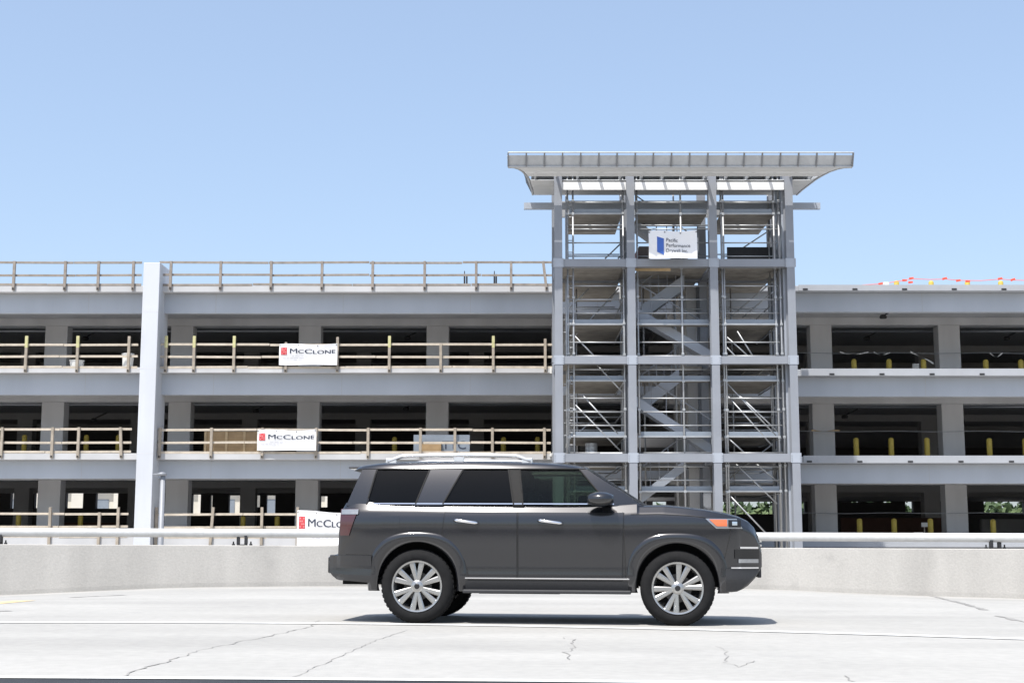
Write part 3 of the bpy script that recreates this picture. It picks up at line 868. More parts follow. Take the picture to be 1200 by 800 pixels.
for di, yy in enumerate(decks):
    z = Zp(yy, YS0)
    for bi, (a, b) in enumerate(bays):
        xa, xb = Xp(a, YS0) + 0.03, Xp(b, YS0) - 0.03
        dep = (49.6, 48.8, 50.6, 50.4, 50.6, 50.4)[di] if bi != 1 else (YS1 if di < 2 else YS0 + 0.5)
        n = int((dep - YS0) / 0.3)
        mb = MB()
        for k in range(n):
            y0 = YS0 + 0.05 + k * (dep - YS0) / n
            mb.box(xa, xb, y0, y0 + (dep - YS0) / n - 0.025, z, z + 0.055)
        mb.build('deck', 'deck', sf)
        MB().box(xa, xb, YS0 + 0.035, YS0 + 0.049, z + 0.02, z + 0.17).build('toe_board', 'toe', sf)
        MB().box(xa, xb, YS0 - 0.01, YS0 + 0.03, z - 0.02, z + 0.03).build('deck_edge', 'galv', sf)
        for dy in (13.2, 29, 45):
            zz = Zp(yy - dy, YS0)
            tubeo('guardrail_tube', [(xa - 0.05, YS0, zz), (xb + 0.05, YS0, zz)], 0.024)
        if di > 1 and bi != 1:
            for dy in (13.2, 29, 45):
                zz = Zp(yy - dy, YS0)
                tubeo('rear_ledger', [(xa - 0.05, 50.65, zz), (xb + 0.05, 50.65, zz)], 0.022)
            for xx in (xa, xb):
                zz = z - 0.05
                tubeo('transom', [(xx, YS0, zz), (xx, dep, zz)], 0.026)
                tubeo('transom', [(xx, YS0, Zp(yy - 29, YS0)), (xx, dep, Zp(yy - 29, YS0))], 0.022)
        if bi != 1 or di < 3:
            for dy in (13.2, 29):
                zz = z + (Zp(yy - dy, YS0) - z)
                tubeo('ledger', [(xa - 0.05, YS1 + 0.02, zz), (xb + 0.05, YS1 + 0.02, zz)], 0.022)
for yy in (203.5, 236, 264):
    zz = Zp(yy, YS0)
    for a, b in bays:
        tubeo('ledger', [(Xp(a, YS0), YS0, zz), (Xp(b, YS0), YS0, zz)], 0.024)
def brace(pa, pb, Y=YS0 + 0.05, r=0.026): tubeo('brace', [at(*pa, Y), at(*pb, Y)], r)
brace((671, 391), (699, 420)); brace((683, 463), (724, 508)); brace((672, 472), (727, 528)); brace((700, 428), (732, 462))
brace((850, 447), (911, 512)); brace((852, 463), (905, 522)); brace((866, 463), (914, 508)); brace((852, 512), (872, 530)); brace((852, 577), (903, 630)); brace((862, 543), (911, 590)); brace((886, 543), (914, 566))
brace((848, 403), (868, 424)); brace((864, 388), (884, 420)); brace((852, 395), (880, 420))
brace((709, 303), (731, 282), 48.5); brace((724, 303), (733, 294), 48.5)
for (a, b) in (((668, 400), (725, 338)), ((668, 360), (690, 338)), ((855, 372), (905, 330)), ((870, 372), (914, 335)), ((672, 585), (730, 545)), ((855, 560), (905, 520)), ((856, 300), (914, 262)), ((895, 300), (914, 272)), ((690, 450), (725, 425)), ((672, 512), (700, 488)), ((856, 452), (880, 428)), ((875, 452), (900, 428))):
    brace(a, b, YS1 + 0.1, 0.024)
# stair ladder frames at the right end
for k in range(12):
    y = 560 - k * 26
    brace((905, y), (916, y - 18), YS0 + 0.9, 0.022)
for px in (905, 909.5):
    x = Xp(px, YS0 + 0.9); tubeo('standard', [(x, YS0 + 0.9, 0.45), (x, YS0 + 0.9, ztops - 0.8)], 0.026)
for k in range(30):
    z = 0.9 + k * 0.4
    x = Xp(669, YS0)
    tubeo('rung', [(Xp(666, YS0), YS0, z), (Xp(672.5, YS0), YS0, z)], 0.016)

# objects standing in the tower
zb = lvz[0][0]
cb = thing('tool_cabinet', 'dark brown cabinet with maroon side on the tower beam beside banner', 'cabinet', at(754, 303, 46.9))
cb.location.z = ORG[cb.name].z = Zp(312, YS0) + 0.06
a = cb.location
MB().box(a.x - 0.15, a.x + 0.22, a.y, a.y + 0.5, a.z, a.z + 0.72).build('body', 'brown', cb, bevel=0.01)
MB().box(a.x - 0.24, a.x - 0.152, a.y + 0.02, a.y + 0.5, a.z, a.z + 0.56).build('side_panel', 'maroon', cb)
dr = thing('steel_drum', 'grey ribbed drum on the tower beam above the vehicle roof', 'drum', (Xp(693, 47.2, 525), 47.2, Zp(511.5, YS0) - 0.5))
q = at(693, 531, 47.2); dr.location = q; ORG[dr.name] = q
MB().lathe([(0, 0), (0.2, 0), (0.2, 0.1), (0.21, 0.11), (0.2, 0.12), (0.2, 0.22), (0.21, 0.23), (0.2, 0.24), (0.2, 0.33), (0.0, 0.33)], q, n=20).build('body', 'galv', dr, smooth=False)
tag(MB().box(Xp(703, 46.2, 527), Xp(729, 46.2, 527), 46.1, 46.25, lvz[2][0] + 0.003, lvz[2][0] + 0.05).build('plank', 'whitepl', bevel=0.004), 'white plank lying on the second tower beam', 'plank')
tag(MB().box(Xp(744, 46.3, 315), Xp(786, 46.3, 315), 46.36, 46.42, Zp(317.5, 46.4), Zp(312.8, 46.4)).build('plank', 'tan', bevel=0.004), 'tan plank under the tower beam below the blue block banner', 'plank')
tag(MB().box(Xp(852, 47.8, 295), Xp(905, 47.8, 295), 47.8, 47.84, Zp(313.5, YS0) + 0.06, Zp(289.5, 47.8)).build('plywood_sheet', 'black', bevel=0.004), 'black sheet standing on tower deck right of the banner', 'sheet')

# ------------------------------------------------------------------ small things on the floors
def bucket(px, pyb, Y, r, h, label, hand=True):
    p = at(px, pyb, Y)
    t = thing('bucket', label, 'bucket', p)
    MB().lathe([(0, 0), (r * .86, 0), (r, h * .93), (r * 1.06, h * .93), (r * 1.06, h), (r * .95, h), (r * .9, h * .85), (0, h * .84)], p, n=20).build('pail', 'whitepl', t, smooth=False)
    mb = MB(); mb.tube([p + Vector((r * 1.04 * math.cos(q), -r * 0.5 * math.sin(q), h * .9 - r * .8 * math.sin(q))) for q in [math.pi * k / 10 for k in range(11)]], 0.008, 5)
    mb.build('handle', 'black', t)
bucket(90, 430.8, 53.95, 0.27, 0.28, 'low white tub on third floor beside a yellow topped post')
bucket(149.5, 430.8, 53.95, 0.22, 0.54, 'tall white bucket on third floor beside the pale pillar')
# plywood boxes behind the second floor rail
pb = thing('plywood_crate', 'brown plywood crate with battens on second floor left of banner', 'crate', at(270, 530, 55))
a, b = at(240, 530, 55), at(303, 505.5, 55)
MB().box(a.x, b.x, 55, 55.9, left['second'][1] + 0.022, b.z).build('panel', 'ply', pb)
for px in (240.8, 265.5, 286.5, 302):
    x = Xp(px, 55, 515); MB().box(x - 0.045, x + 0.045, 54.96, 54.998, left['second'][1] + 0.022, b.z).build('batten', 'tan', pb)
# grey sign board
sg = thing('sign_board', 'grey board with black letters standing on second floor behind rail', 'sign', at(517, 530, 54.6))
a, b = at(484.5, 535, 54.6), at(550.5, 509.3, 54.6)
MB().box(a.x, b.x, 54.6, 54.64, left['second'][1] + 0.022, b.z).build('board', 'toe', sg, bevel=0.004)
mb = MB()
c, d = at(518, 525.8, 54.585), at(546, 516.3, 54.585)
text_runs([('TTC', 1)], c.x, d.x, c.z, d.z - c.z, lambda u, v: Vector((u, 54.592, v)), mb, bold=0.01)
mb.build('printed_marks', 'ink', sg)
cb2 = MB(); e, f_ = at(494, 534, 54.5), at(517, 519, 54.5)
cb2.box(e.x, f_.x, 54.44, 54.56, left['second'][1] + 0.022, f_.z)
t = thing('cardboard_box', 'brown cardboard box leaning before the grey lettered sign', 'box', at(505, 534, 54.5))
cb2.build('body', 'ply', t)
MB().box(e.x - 0.03, f_.x + 0.03, 54.43, 54.57, f_.z, f_.z + 0.05).build('lid', 'brown', t)
# dark rods on the roof
for px, s in ((544.3, 'leftmost dark thin rod upright on the roof edge'), (547, 'second dark thin rod from left upright on the roof edge'), (579.3, 'third dark thin rod from left upright on the roof edge'), (581.5, 'rightmost dark thin rod upright on the roof edge')):
    a, b = at(px, 334, 54.1), at(px, 317.5 if px in (544.3, 579.3) else 321, 54.1)
    b.x = a.x
    mb = MB(); mb.tube([a, a.lerp(b, 0.75), a.lerp(b, 0.82), b], [0.032, 0.032, 0.018, 0.016], 8)
    tag(mb.build('steel_rod', 'black'), s, 'rod', 'rods standing on the roof edge')
def loose(px0, px1, py, Y, label, m='tan', h=0.06):
    a, b = at(px0, py, Y), at(px1, py, Y)
    z = left['roof'][0] if py < 400 else left['third'][0]
    tag(MB().box(a.x, b.x, Y - 0.09, Y + 0.09, z + 0.002, z + h).build('plank', m, bevel=0.005), label, 'plank')
loose(506, 528, 332, 53.95, 'short pale plank lying on the roof edge right of pillar', 'tan', 0.10)
loose(28, 60, 332, 53.95, 'grey scrap plank on the roof edge left of pillar', 'wood_old', 0.07)
# small debris by the tower foot of each floor
for px, py, s in ((652, 436, 'white clamp bundle on third floor slab end beside tower'), (652, 533, 'white clamp bundle on second floor slab end beside tower')):
    p = at(px, py, 53.6); mb = MB()
    for k in range(5):
        x = p.x - 0.25 + k * 0.1
        mb.box(x, x + 0.07, 53.5, 53.62, p.z - 0.05, p.z + random.uniform(0.06, 0.2))
    tag(mb.build('clamp_bundle', 'whitepl'), s, 'clamps')

# ------------------------------------------------------------------ safety cables and flagging on the right wing
def safety(label, py, Y, x0, x1, tapes, mname='safety_cable'):
    t = thing(mname, label, 'cable', at((x0 + x1) / 2, py, Y))
    pts = []
    for i in range(25):
        u = i / 24; p = at(x0 + (x1 - x0) * u, py, Y); p.z -= 0.03 * math.sin(u * math.pi * 3) ** 2; pts.append(p)
    mb = MB(); mb.tube(pts, 0.014, 6); mb.build('cable', 'cable', t)
    for (a, b, sag, m, wd) in tapes:
        A, B = at(*a, Y - 0.02), at(*b, Y - 0.02)
        rows = [[], []]
        for i in range(13):
            u = i / 12; p = A.lerp(B, u); p.z -= sag * math.sin(math.pi * u)
            tw_ = wd * (0.5 + 0.5 * math.cos(u * 7))
            rows[0].append(p); rows[1].append(p + Vector((0, 0.02 * math.sin(u * 9), tw_)))
        mb = MB(); mb.grid(rows); mb.build('torn_tape', m, t)
safety('thin steel cable with torn white tape across third floor openings', 413.2, 55.6, 934, 1260, [((984, 413), (1018, 413), 0.08, 'whitepl', 0.05), ((1024, 413), (1043, 413.5), 0.09, 'whitepl', 0.05), ((1067, 413.5), (1094, 427), -0.05, 'whitepl', 0.08), ((1160, 414), (1175, 414), 0.14, 'whitepl', 0.06)])
safety('thin steel cable across second floor openings right of tower', 504.8, 55.6, 934, 1260, [((951, 505), (984, 505), 0.0, 'tan', 0.06)])
safety('thin steel cable across ground floor openings right of tower', 600.5, 55.6, 934, 1260, [])
fl = thing('flag_line', 'cord strung with red flags along the roof above yellow bollards', 'flag line', at(1100, 330, 54.5))
pts = [at(px, py, 54.5) for px, py in ((1008, 334), (1034, 332.5), (1056, 329), (1068, 326.5), (1090, 327.5), (1108, 327), (1124, 328.5), (1150, 328.8), (1172, 327), (1190, 328.3), (1230, 329), (1260, 328))]
mb = MB(); mb.tube(pts, 0.012, 5); mb.build('cord', 'orange', fl)
for px, py in ((1032, 332.5), (1060, 328), (1068, 326), (1067, 330.5), (1107, 326.5), (1123, 328.5), (1134, 329), (1172, 326.5), (1187, 328)):
    p = at(px, py, 54.48); mb = MB()
    a = random.uniform(-0.4, 0.4)
    mb.add([p + Vector((-0.09, 0, 0.03)), p + Vector((0.09, 0.01, 0.05 + a * 0.1)), p + Vector((0.1, 0.0, -0.03 + a * .1)), p + Vector((-0.08, 0.02, -0.06))], [(0, 1, 2, 3)])
    mb.build('flag', 'orange', fl)
tag(MB().box(Xp(1034.5, 54.5, 332), Xp(1041.5, 54.5, 332), 54.4, 54.6, right['roof'][0] - 0.1, Zp(331, 54.5)).build('sandbag', 'whitepl', bevel=0.03), 'white sandbag on the roof edge at the flag line end', 'sandbag')
wp = thing('notice_board', 'small white notice in the third floor opening beside a bollard', 'notice', at(1073.5, 432, 56.4))
a, b = at(1069.5, 432, 56.4), at(1077, 426, 56.4)
MB().box(a.x, b.x, 56.4, 56.42, a.z, b.z).build('sheet', 'whitepl', wp); MB().box((a.x + b.x) / 2 - 0.02, (a.x + b.x) / 2 + 0.02, 56.425, 56.45, right['third'][1], b.z).build('stake', 'wood', wp)
wp = thing('notice_board', 'small white notice in the ground floor opening beside a bollard', 'notice', at(1083, 618, 56.4))
a, b = at(1080, 617, 56.4), at(1087, 612, 56.4)
MB().box(a.x, b.x, 56.4, 56.42, a.z, b.z).build('sheet', 'whitepl', wp); MB().box((a.x + b.x) / 2 - 0.02, (a.x + b.x) / 2 + 0.02, 56.425, 56.45, right['ground'][1], b.z).build('stake', 'wood', wp)

# ------------------------------------------------------------------ lamp post behind the barrier
p = at(189.5, 600, 40.0)
lp = thing('street_lamp', 'short pale grey lamp post with flat head behind the barrier', 'lamp post', (p.x, 40, 0.5))
zt = Zp(556, 40)
mb = MB(); mb.lathe([(0.0, 0.5), (0.12, 0.5), (0.12, 0.6), (0.082, 0.65), (0.07, zt - 0.02), (0.0, zt - 0.02)], (p.x, 40, 0), n=14); mb.build('pole', 'lamp', lp, smooth=True)
mb = MB(); mb.lathe([(0, 0), (0.1, 0), (0.13, 0.03), (0.12, 0.07), (0.05, 0.10), (0, 0.11)], (p.x - 0.03, 40, zt - 0.03), n=16); mb.build('lamp_head', 'lamp', lp, smooth=True)
mb = MB(); mb.box(p.x - 0.26, p.x - 0.1, 39.93, 40.07, zt - 0.02, zt + 0.03); mb.build('lamp_arm', 'lamp', lp, bevel=0.01)

# ------------------------------------------------------------------ beyond the garage: pale block and trees
fb = thing('far_building', 'sunlit cream block seen through the ground floor openings', 'building', (-22, 104, 0.5))
MB().box(-45, 4, 104, 116, 0.5, 6.4).build('wall', 'farwall', fb)
for k in range(16):
    x = -44 + k * 3.05
    MB().box(x, x + 0.9, 103.2, 103.998, 0.5, 6.4).build('pier', 'farwall', fb)
for k in range(15):
    x = -42.7 + k * 3.05
    MB().box(x, x + 1.2, 103.96, 103.995, 2.0, 4.2).build('window', 'toe', fb)
MB().box(-45.2, 4.2, 103.0, 116.2, 6.41, 6.7).build('roof', 'farwall', fb)
def tree_mass(name, label, x0, x1, y, dep, h0, h1, n, m, z0=0.5, leaf=0.45):
    mb = MB(); rnd = random.Random(hash(label) % 1000)
    rnd = random.Random(len(label) * 13 + n)
    clumps = []
    x = x0
    while x < x1:
        h = rnd.uniform(h0, h1); rr = rnd.uniform(1.6, 3.0)
        clumps.append((x, y + rnd.uniform(0, dep), z0 + h - rr, rr)); clumps.append((x + rnd.uniform(-1.5, 1.5), y + rnd.uniform(-1, dep), z0 + h * 0.45, rr * 1.15))
        clumps.append((x + rnd.uniform(-1.5, 1.5), y + rnd.uniform(-2, 0), z0 + 1.0, rr))
        x += rnd.uniform(0.9, 1.9)
    for _ in range(n):
        cx, cy, cz, rr = rnd.choice(clumps)
        d = Vector((rnd.gauss(0, 1), rnd.gauss(0, 1), rnd.gauss(0, 1))).normalized() * rr * rnd.uniform(0.55, 1.05)
        c = Vector((cx, cy, cz)) + Vector((d.x, d.y, d.z * 0.85))
        a = Vector((rnd.gauss(0, 1), rnd.gauss(0, 1), rnd.gauss(0, 1))).normalized() * leaf * rnd.uniform(.5, 1.1)
        b = a.cross(Vector((rnd.gauss(0, 1), rnd.gauss(0, 1), rnd.gauss(0, 1)))).normalized() * leaf * rnd.uniform(.3, .7)
        mb.add([c - a, c + b, c + a, c - b], [(0, 1, 2, 3)])
    o = mb.build(name, m, org=Vector((0, 0, 0)))
    return tag(o, label, 'trees', kind='stuff')
tree_mass('treeline', 'far green wood seen through the ground floor openings right of tower', 6, 95, 150, 6, 4.6, 6.0, 20000, 'leaf_d', leaf=0.6)
tree_mass('undergrowth', 'light green scrub before the far wood beyond the garage', 2, 95, 143, 4, 3.0, 4.6, 16000, 'leaf_l', leaf=0.5)
tree_mass('treeline', 'dark green wood left beyond the cream block', -75, 4, 150, 6, 6.0, 8.5, 7000, 'leaf_d', leaf=0.6)

exec_car = True
# ------------------------------------------------------------------ the vehicle (local axes: x forwards from rear axle, z up, camera side is -y)
WB = 2.79
def lerp_tab(tab, x):
    if x <= tab[0][0]: return tab[0][1]
    for (a, b), (c, d) in zip(tab, tab[1:]):
        if x <= c: return b + (d - b) * (x - a) / (c - a)
    return tab[-1][1]
def cr(tab, x):
    """Catmull-Rom through a table"""
    if x <= tab[0][0]: return tab[0][1]
    if x >= tab[-1][0]: return tab[-1][1]
    for i in range(len(tab) - 1):
        if tab[i][0] <= x <= tab[i + 1][0]:
            x1, y1 = tab[i]; x2, y2 = tab[i + 1]
            x0, y0 = tab[i - 1] if i else (2 * x1 - x2, y1 - (y2 - y1))
            x3, y3 = tab[i + 2] if i + 2 < len(tab) else (2 * x2 - x1, y2 + (y2 - y1))
            h = x2 - x1; u = (x - x1) / h
            m1 = (y2 - y0) / (x2 - x0) * h; m2 = (y3 - y1) / (x3 - x1) * h
            return (2 * u ** 3 - 3 * u ** 2 + 1) * y1 + (u ** 3 - 2 * u ** 2 + u) * m1 + (-2 * u ** 3 + 3 * u ** 2) * y2 + (u ** 3 - u ** 2) * m2
Wz = [(0.25, .84), (0.36, .862), (0.48, .895), (0.58, .893), (0.66, .898), (0.85, .916), (1.0, .927), (1.08, .928), (1.14, .918), (1.20, .895), (1.30, .86)]
def taper(x, z):
    r = 0.0
    if x > 2.75: u = (x - 2.75) / 0.95; r += 0.30 * u ** 3.2
    if x < -0.45: u = (-0.45 - x) / 0.57; r += 0.20 * u ** 2.6
    return r
def W(x, z): return cr(Wz, z) - taper(x, z)
ARCH_R, AZ = 0.445, 0.43
ZB = [(-1.02, .60), (-.98, .50), (-.9, .455), (-.6, .43), (-.46, .42), (.46, .37), (.6, .36), (2.2, .36), (2.33, .36), (3.25, .36), (3.4, .35), (3.52, .40), (3.62, .50), (3.70, .62)]
ZT = [(-1.02, .66), (-.985, .715), (-.90, .735), (-.885, 1.10), (-.86, 1.22), (-.82, 1.285), (-.70, 1.305), (0, 1.300), (1.0, 1.275), (2.0, 1.258), (2.37, 1.285), (2.66, 1.292), (2.9, 1.270), (3.1, 1.245), (3.3, 1.212), (3.46, 1.172), (3.56, 1.125), (3.62, 1.07), (3.665, .98), (3.70, .84)]
def zb_car(x):
    z = lerp_tab(ZB, x)
    for c in (0, WB):
        if abs(x - c) < ARCH_R:
            z = max(z, AZ + math.sqrt(ARCH_R ** 2 - (x - c) ** 2))
    return z
sta = set()
x = -1.02
while x <= 3.70:
    sta.add(round(x, 3)); x += 0.06
for c in (0, WB):
    for k in range(33): sta.add(round(c - ARCH_R * math.cos(math.pi * k / 32), 4))
    sta.add(c - ARCH_R - 0.004); sta.add(c + ARCH_R + 0.004)
for x, _ in ZT: sta.add(x)
sta.update((3.58, 3.65, 3.685, -1.0, -.95))
sta = sorted(sta)
def body_ring(x):
    zb, zt = zb_car(x), lerp_tab(ZT, x)
    zt = max(zt, zb + 0.12)
    sh = min(0.125, (zt - zb) * 0.4)
    zs = zt - sh
    half = []
    for k in range(17):
        z = zb + (zs - zb) * k / 16
        half.append((W(x, z), z))
    ws = W(x, zs)
    hood = 1 if x > 2.37 else 0
    wi = 0.075 if x > 2.37 else 0.078
    crown = 0.035 if x > 2.37 else 0.0
    for fy, fz in ((0.05, .10), (0.28, .32), (0.52, .55), (0.76, .78), (0.90, .92), (1.0, 1.0)):
        half.append((ws - wi * fy, zs + (sh - crown) * fz))
    ye = half[-1][0]; ze = half[-1][1]
    for k in range(1, 6):
        y = ye * (1 - k / 5); half.append((y, ze + crown * (1 - (y / ye) ** 2)))
    pts = [(-y, z) for y, z in half] + [(y, z) for y, z in half[-2::-1]]
    return [Vector((x, y, z)) for y, z in pts]
# road contact of the near wheels gives place and heading
g0, g1 = ground(484, 730.2), ground(797.5, 732.6)
print('wheel points', g0, g1, (g1 - g0).length, math.degrees(math.atan2(g1.y - g0.y, g1.x - g0.x)))
yaw = R(-5.5)
mid = (g0 + g1) / 2
dirx = Vector((math.cos(yaw), math.sin(yaw), 0)); diry = Vector((-math.sin(yaw), math.cos(yaw), 0))
org = mid - dirx * (WB / 2) + diry * 0.90
org.z = rz(org.x)
car = thing('suv', 'dark grey sport utility vehicle with silver roof rails driving on the road', 'car', org)
car.rotation_euler = (0, math.atan(-SLOPE), yaw)
Z0 = Vector((0, 0, 0)); ORG[car.name] = Z0
mb = MB(); mb.rings([body_ring(x) for x in sta])
body = mb.build('body', 'car', car, smooth=True)
def patch(name, m, rows, off, parent, side=-1, surf=None, thick=0.012, smooth=True, nx=16):
    """rows [(z, x0, x1)]; a panel lying on the side surface, off metres proud of it"""
    surf = surf or W
    fr, bk = [], []
    for z, a, b in rows:
        fr.append([Vector((a + (b - a) * i / nx, side * (surf(a + (b - a) * i / nx, z) + off), z)) for i in range(nx + 1)])
        bk.append([Vector((p.x, p.y - side * thick, p.z)) for p in fr[-1]])
    mb = MB()
    mb.grid(fr); mb.grid([r[::-1] for r in bk])
    loop_f = fr[0] + [r[-1] for r in fr[1:]] + fr[-1][-2::-1] + [r[0] for r in fr[-2:0:-1]]
    loop_b = bk[0] + [r[-1] for r in bk[1:]] + bk[-1][-2::-1] + [r[0] for r in bk[-2:0:-1]]
    mb.rings([loop_f, loop_b], cap=False)
    return mb.build(name, m, parent, smooth=smooth)
def zr(z0, z1, n): return [z0 + (z1 - z0) * i / n for i in range(n + 1)]
def arch_edge(z, c, s, r=ARCH_R + 0.12):
    if abs(z - AZ) >= r: return None
    return c + s * math.sqrt(r * r - (z - AZ) ** 2)
for side in (-1, 1):
    # doors: raised skins with a dark shut line all round
    rows, gap = [], []
    for z in zr(0.47, 1.185, 22):
        e = arch_edge(z, 0, 1) or 0.12
        a = max(0.30 + (z - 1.185) * 0.12, e); rows.append((z, a, 1.075))
    gap = [(z, a - 0.011, b + 0.011) for z, a, b in rows]
    gap = [(0.459, gap[0][1], gap[0][2])] + gap
    patch('door_gap', 'carblack', gap, 0.0015, body, side, thick=0.01)
    d1 = patch('rear_door', 'car', rows, 0.006, car, side)
    rows = []
    for z in zr(0.47, 1.185, 22):
        e = arch_edge(z, WB, -1)
        b = min(2.20 + (z - .47) * 0.03, e or 9); rows.append((z, 1.097, b))
    gap = [(0.459, rows[0][1] - .011, rows[0][2] + .011)] + [(z, a - 0.011, b + 0.011) for z, a, b in rows]
    patch('door_gap', 'carblack', gap, 0.0015, body, side, thick=0.01)
    d2 = patch('front_door', 'car', rows, 0.006, car, side)
    # chrome strip and lower cladding
    patch('chrome_strip', 'chrome', [(z, 0.52, 2.28) for z in (0.478, 0.49)], 0.012, car, side)
    patch('lower_cladding', 'plastic', [(z, 0.50, 2.30) for z in zr(0.365, 0.455, 4)], 0.008, car, side)
    # handles
    for d, x0 in ((d1, 0.40), (d2, 1.31)):
        mb = MB()
        pts = [Vector((x0 + 0.26 * k / 8, side * (W(x0, 1.1) + 0.012 + 0.032 * math.sin(math.pi * k / 8) ** 0.5), 1.10 - 0.004 * k)) for k in range(9)]
        mb.tube(pts, 0.017, 8); mb.build('handle', 'chrome', d, smooth=True)
    # wheel arch flares
    for c in (0, WB):
        rings = []
        for k in range(41):
            a = R(-14) + R(208) * k / 40
            ring = []
            for r_, o_ in ((ARCH_R - 0.012, -0.03), (ARCH_R - 0.012, 0.010), (ARCH_R + 0.03, 0.016), (ARCH_R + 0.06, 0.015), (ARCH_R + 0.09, 0.003), (ARCH_R + 0.105, -0.02)):
                sq = (abs(math.cos(a)) ** 2.7 + abs(math.sin(a)) ** 2.7) ** (-1 / 2.7) if r_ > ARCH_R + 0.02 else 1
                sq = min(sq, 1.09)
                xx, zz = c + r_ * math.cos(a) * sq, AZ + r_ * math.sin(a) * sq
                zz = max(zz, 0.34)
                ring.append(Vector((xx, side * (W(min(max(xx, -.95), 3.6), zz) + o_), zz)))
            rings.append(ring)
        mb = MB(); mb.rings(rings); mb.build('wheel_arch', 'car', car, smooth=True)
    # running board
    rb = MB(); rb.box(0.50, 2.30, side * 0.80, side * 0.955, 0.325, 0.365); rb.build('running_board', 'plastic', car, bevel=0.012)
    # lamps
    hl = patch('headlight', 'clear', [(z, 3.10 + (1.115 - z) * 1.1, 3.50 - (z - 1.0) * 0.6) for z in zr(1.02, 1.125, 6)], 0.010, car, side)
    patch('turn_signal', 'amber', [(z, 3.14 + (1.11 - z) * 1.1, 3.32) for z in zr(1.045, 1.115, 4)], 0.016, hl, side, thick=0.006)
    patch('lamp_bezel', 'carblack', [(z, 3.335, 3.47) for z in zr(1.035, 1.112, 4)], 0.0145, hl, side, thick=0.004)
    patch('projector', 'chrome', [(z, 3.375, 3.43) for z in zr(1.055, 1.095, 4)], 0.02, hl, side, thick=0.006)
    tl = patch('tail_light', 'redlens', [(z, -0.87, -0.66 - (1.22 - z) * 0.35) for z in zr(0.93, 1.22, 6)], 0.012, car, side)
    patch('reflector', 'clear', [(z, -0.86, -0.66) for z in zr(1.16, 1.215, 3)], 0.017, tl, side, thick=0.006)
# bumpers
def bumper(name, xs_, z0, z1, m, off):
    rows = []
    for x in xs_:
        ring = []
        for k in range(9):
            z = z0(x) + (z1(x) - z0(x)) * k / 8
            ring.append(Vector((x, -(W(x, z) + off), z)))
        rows.append(ring)
    for s in (1, -1):
        mb = MB(); rr = [[Vector((p.x, p.y * s, p.z)) for p in r] for r in rows]
        bk = [[Vector((p.x, p.y - math.copysign(0.03, p.y), p.z)) for p in r] for r in rr]
        mb.grid(rr); mb.grid(bk)
        top = [[r[-1] for r in rr], [r[-1] for r in bk]]; bot = [[r[0] for r in rr], [r[0] for r in bk]]
        mb.grid(top); mb.grid(bot); mb.grid([rr[0], bk[0]]); mb.grid([rr[-1], bk[-1]])
        yield mb
bm = MB(); bm.box(-1.03, -0.99, -0.70, 0.70, 0.52, 0.70); o = bm.build('rear_bumper', 'car', car, bevel=0.015)
for q in bumper('b', [-1.0 + 0.045 * k for k in range(12)], lambda x: lerp_tab([(-1.0, .53), (-.9, .45), (-.5, .43)], x), lambda x: .715, 'car', 0.014): q.build('bumper_corner', 'car', o)
bm = MB(); bm.box(3.66, 3.70, -0.5, 0.5, 0.50, 0.62); fbm = bm.build('front_bumper', 'plastic', car, bevel=0.01)
for q in bumper('b', [3.30 + 0.04 * k for k in range(10)], lambda x: lerp_tab([(3.3, .36), (3.45, .37), (3.66, .56)], x), lambda x: .60, 'plastic', 0.012): q.build('bumper_corner', 'plastic', fbm)
for side in (-1, 1):
    patch('chrome_trim', 'chrome', [(z, 3.36, 3.66) for z in (0.60, 0.615)], 0.018, fbm, side)
    patch('fog_lamp', 'clear', [(z, 3.44, 3.66) for z in zr(0.66, 0.70, 2)], 0.012, fbm, side)
    patch('air_intake', 'carblack', [(z, 3.40, 3.67) for z in zr(0.705, 0.80, 3)], 0.010, fbm, side)
    patch('grille_corner', 'chrome', [(z, 3.46, 3.66) for z in (0.81, 0.83)], 0.014, fbm, side)
mb = MB()
for k in range(5): mb.box(3.69, 3.712, -0.46, 0.46, 0.70 + k * 0.045, 0.72 + k * 0.045)
mb.build('grille', 'chrome', car)
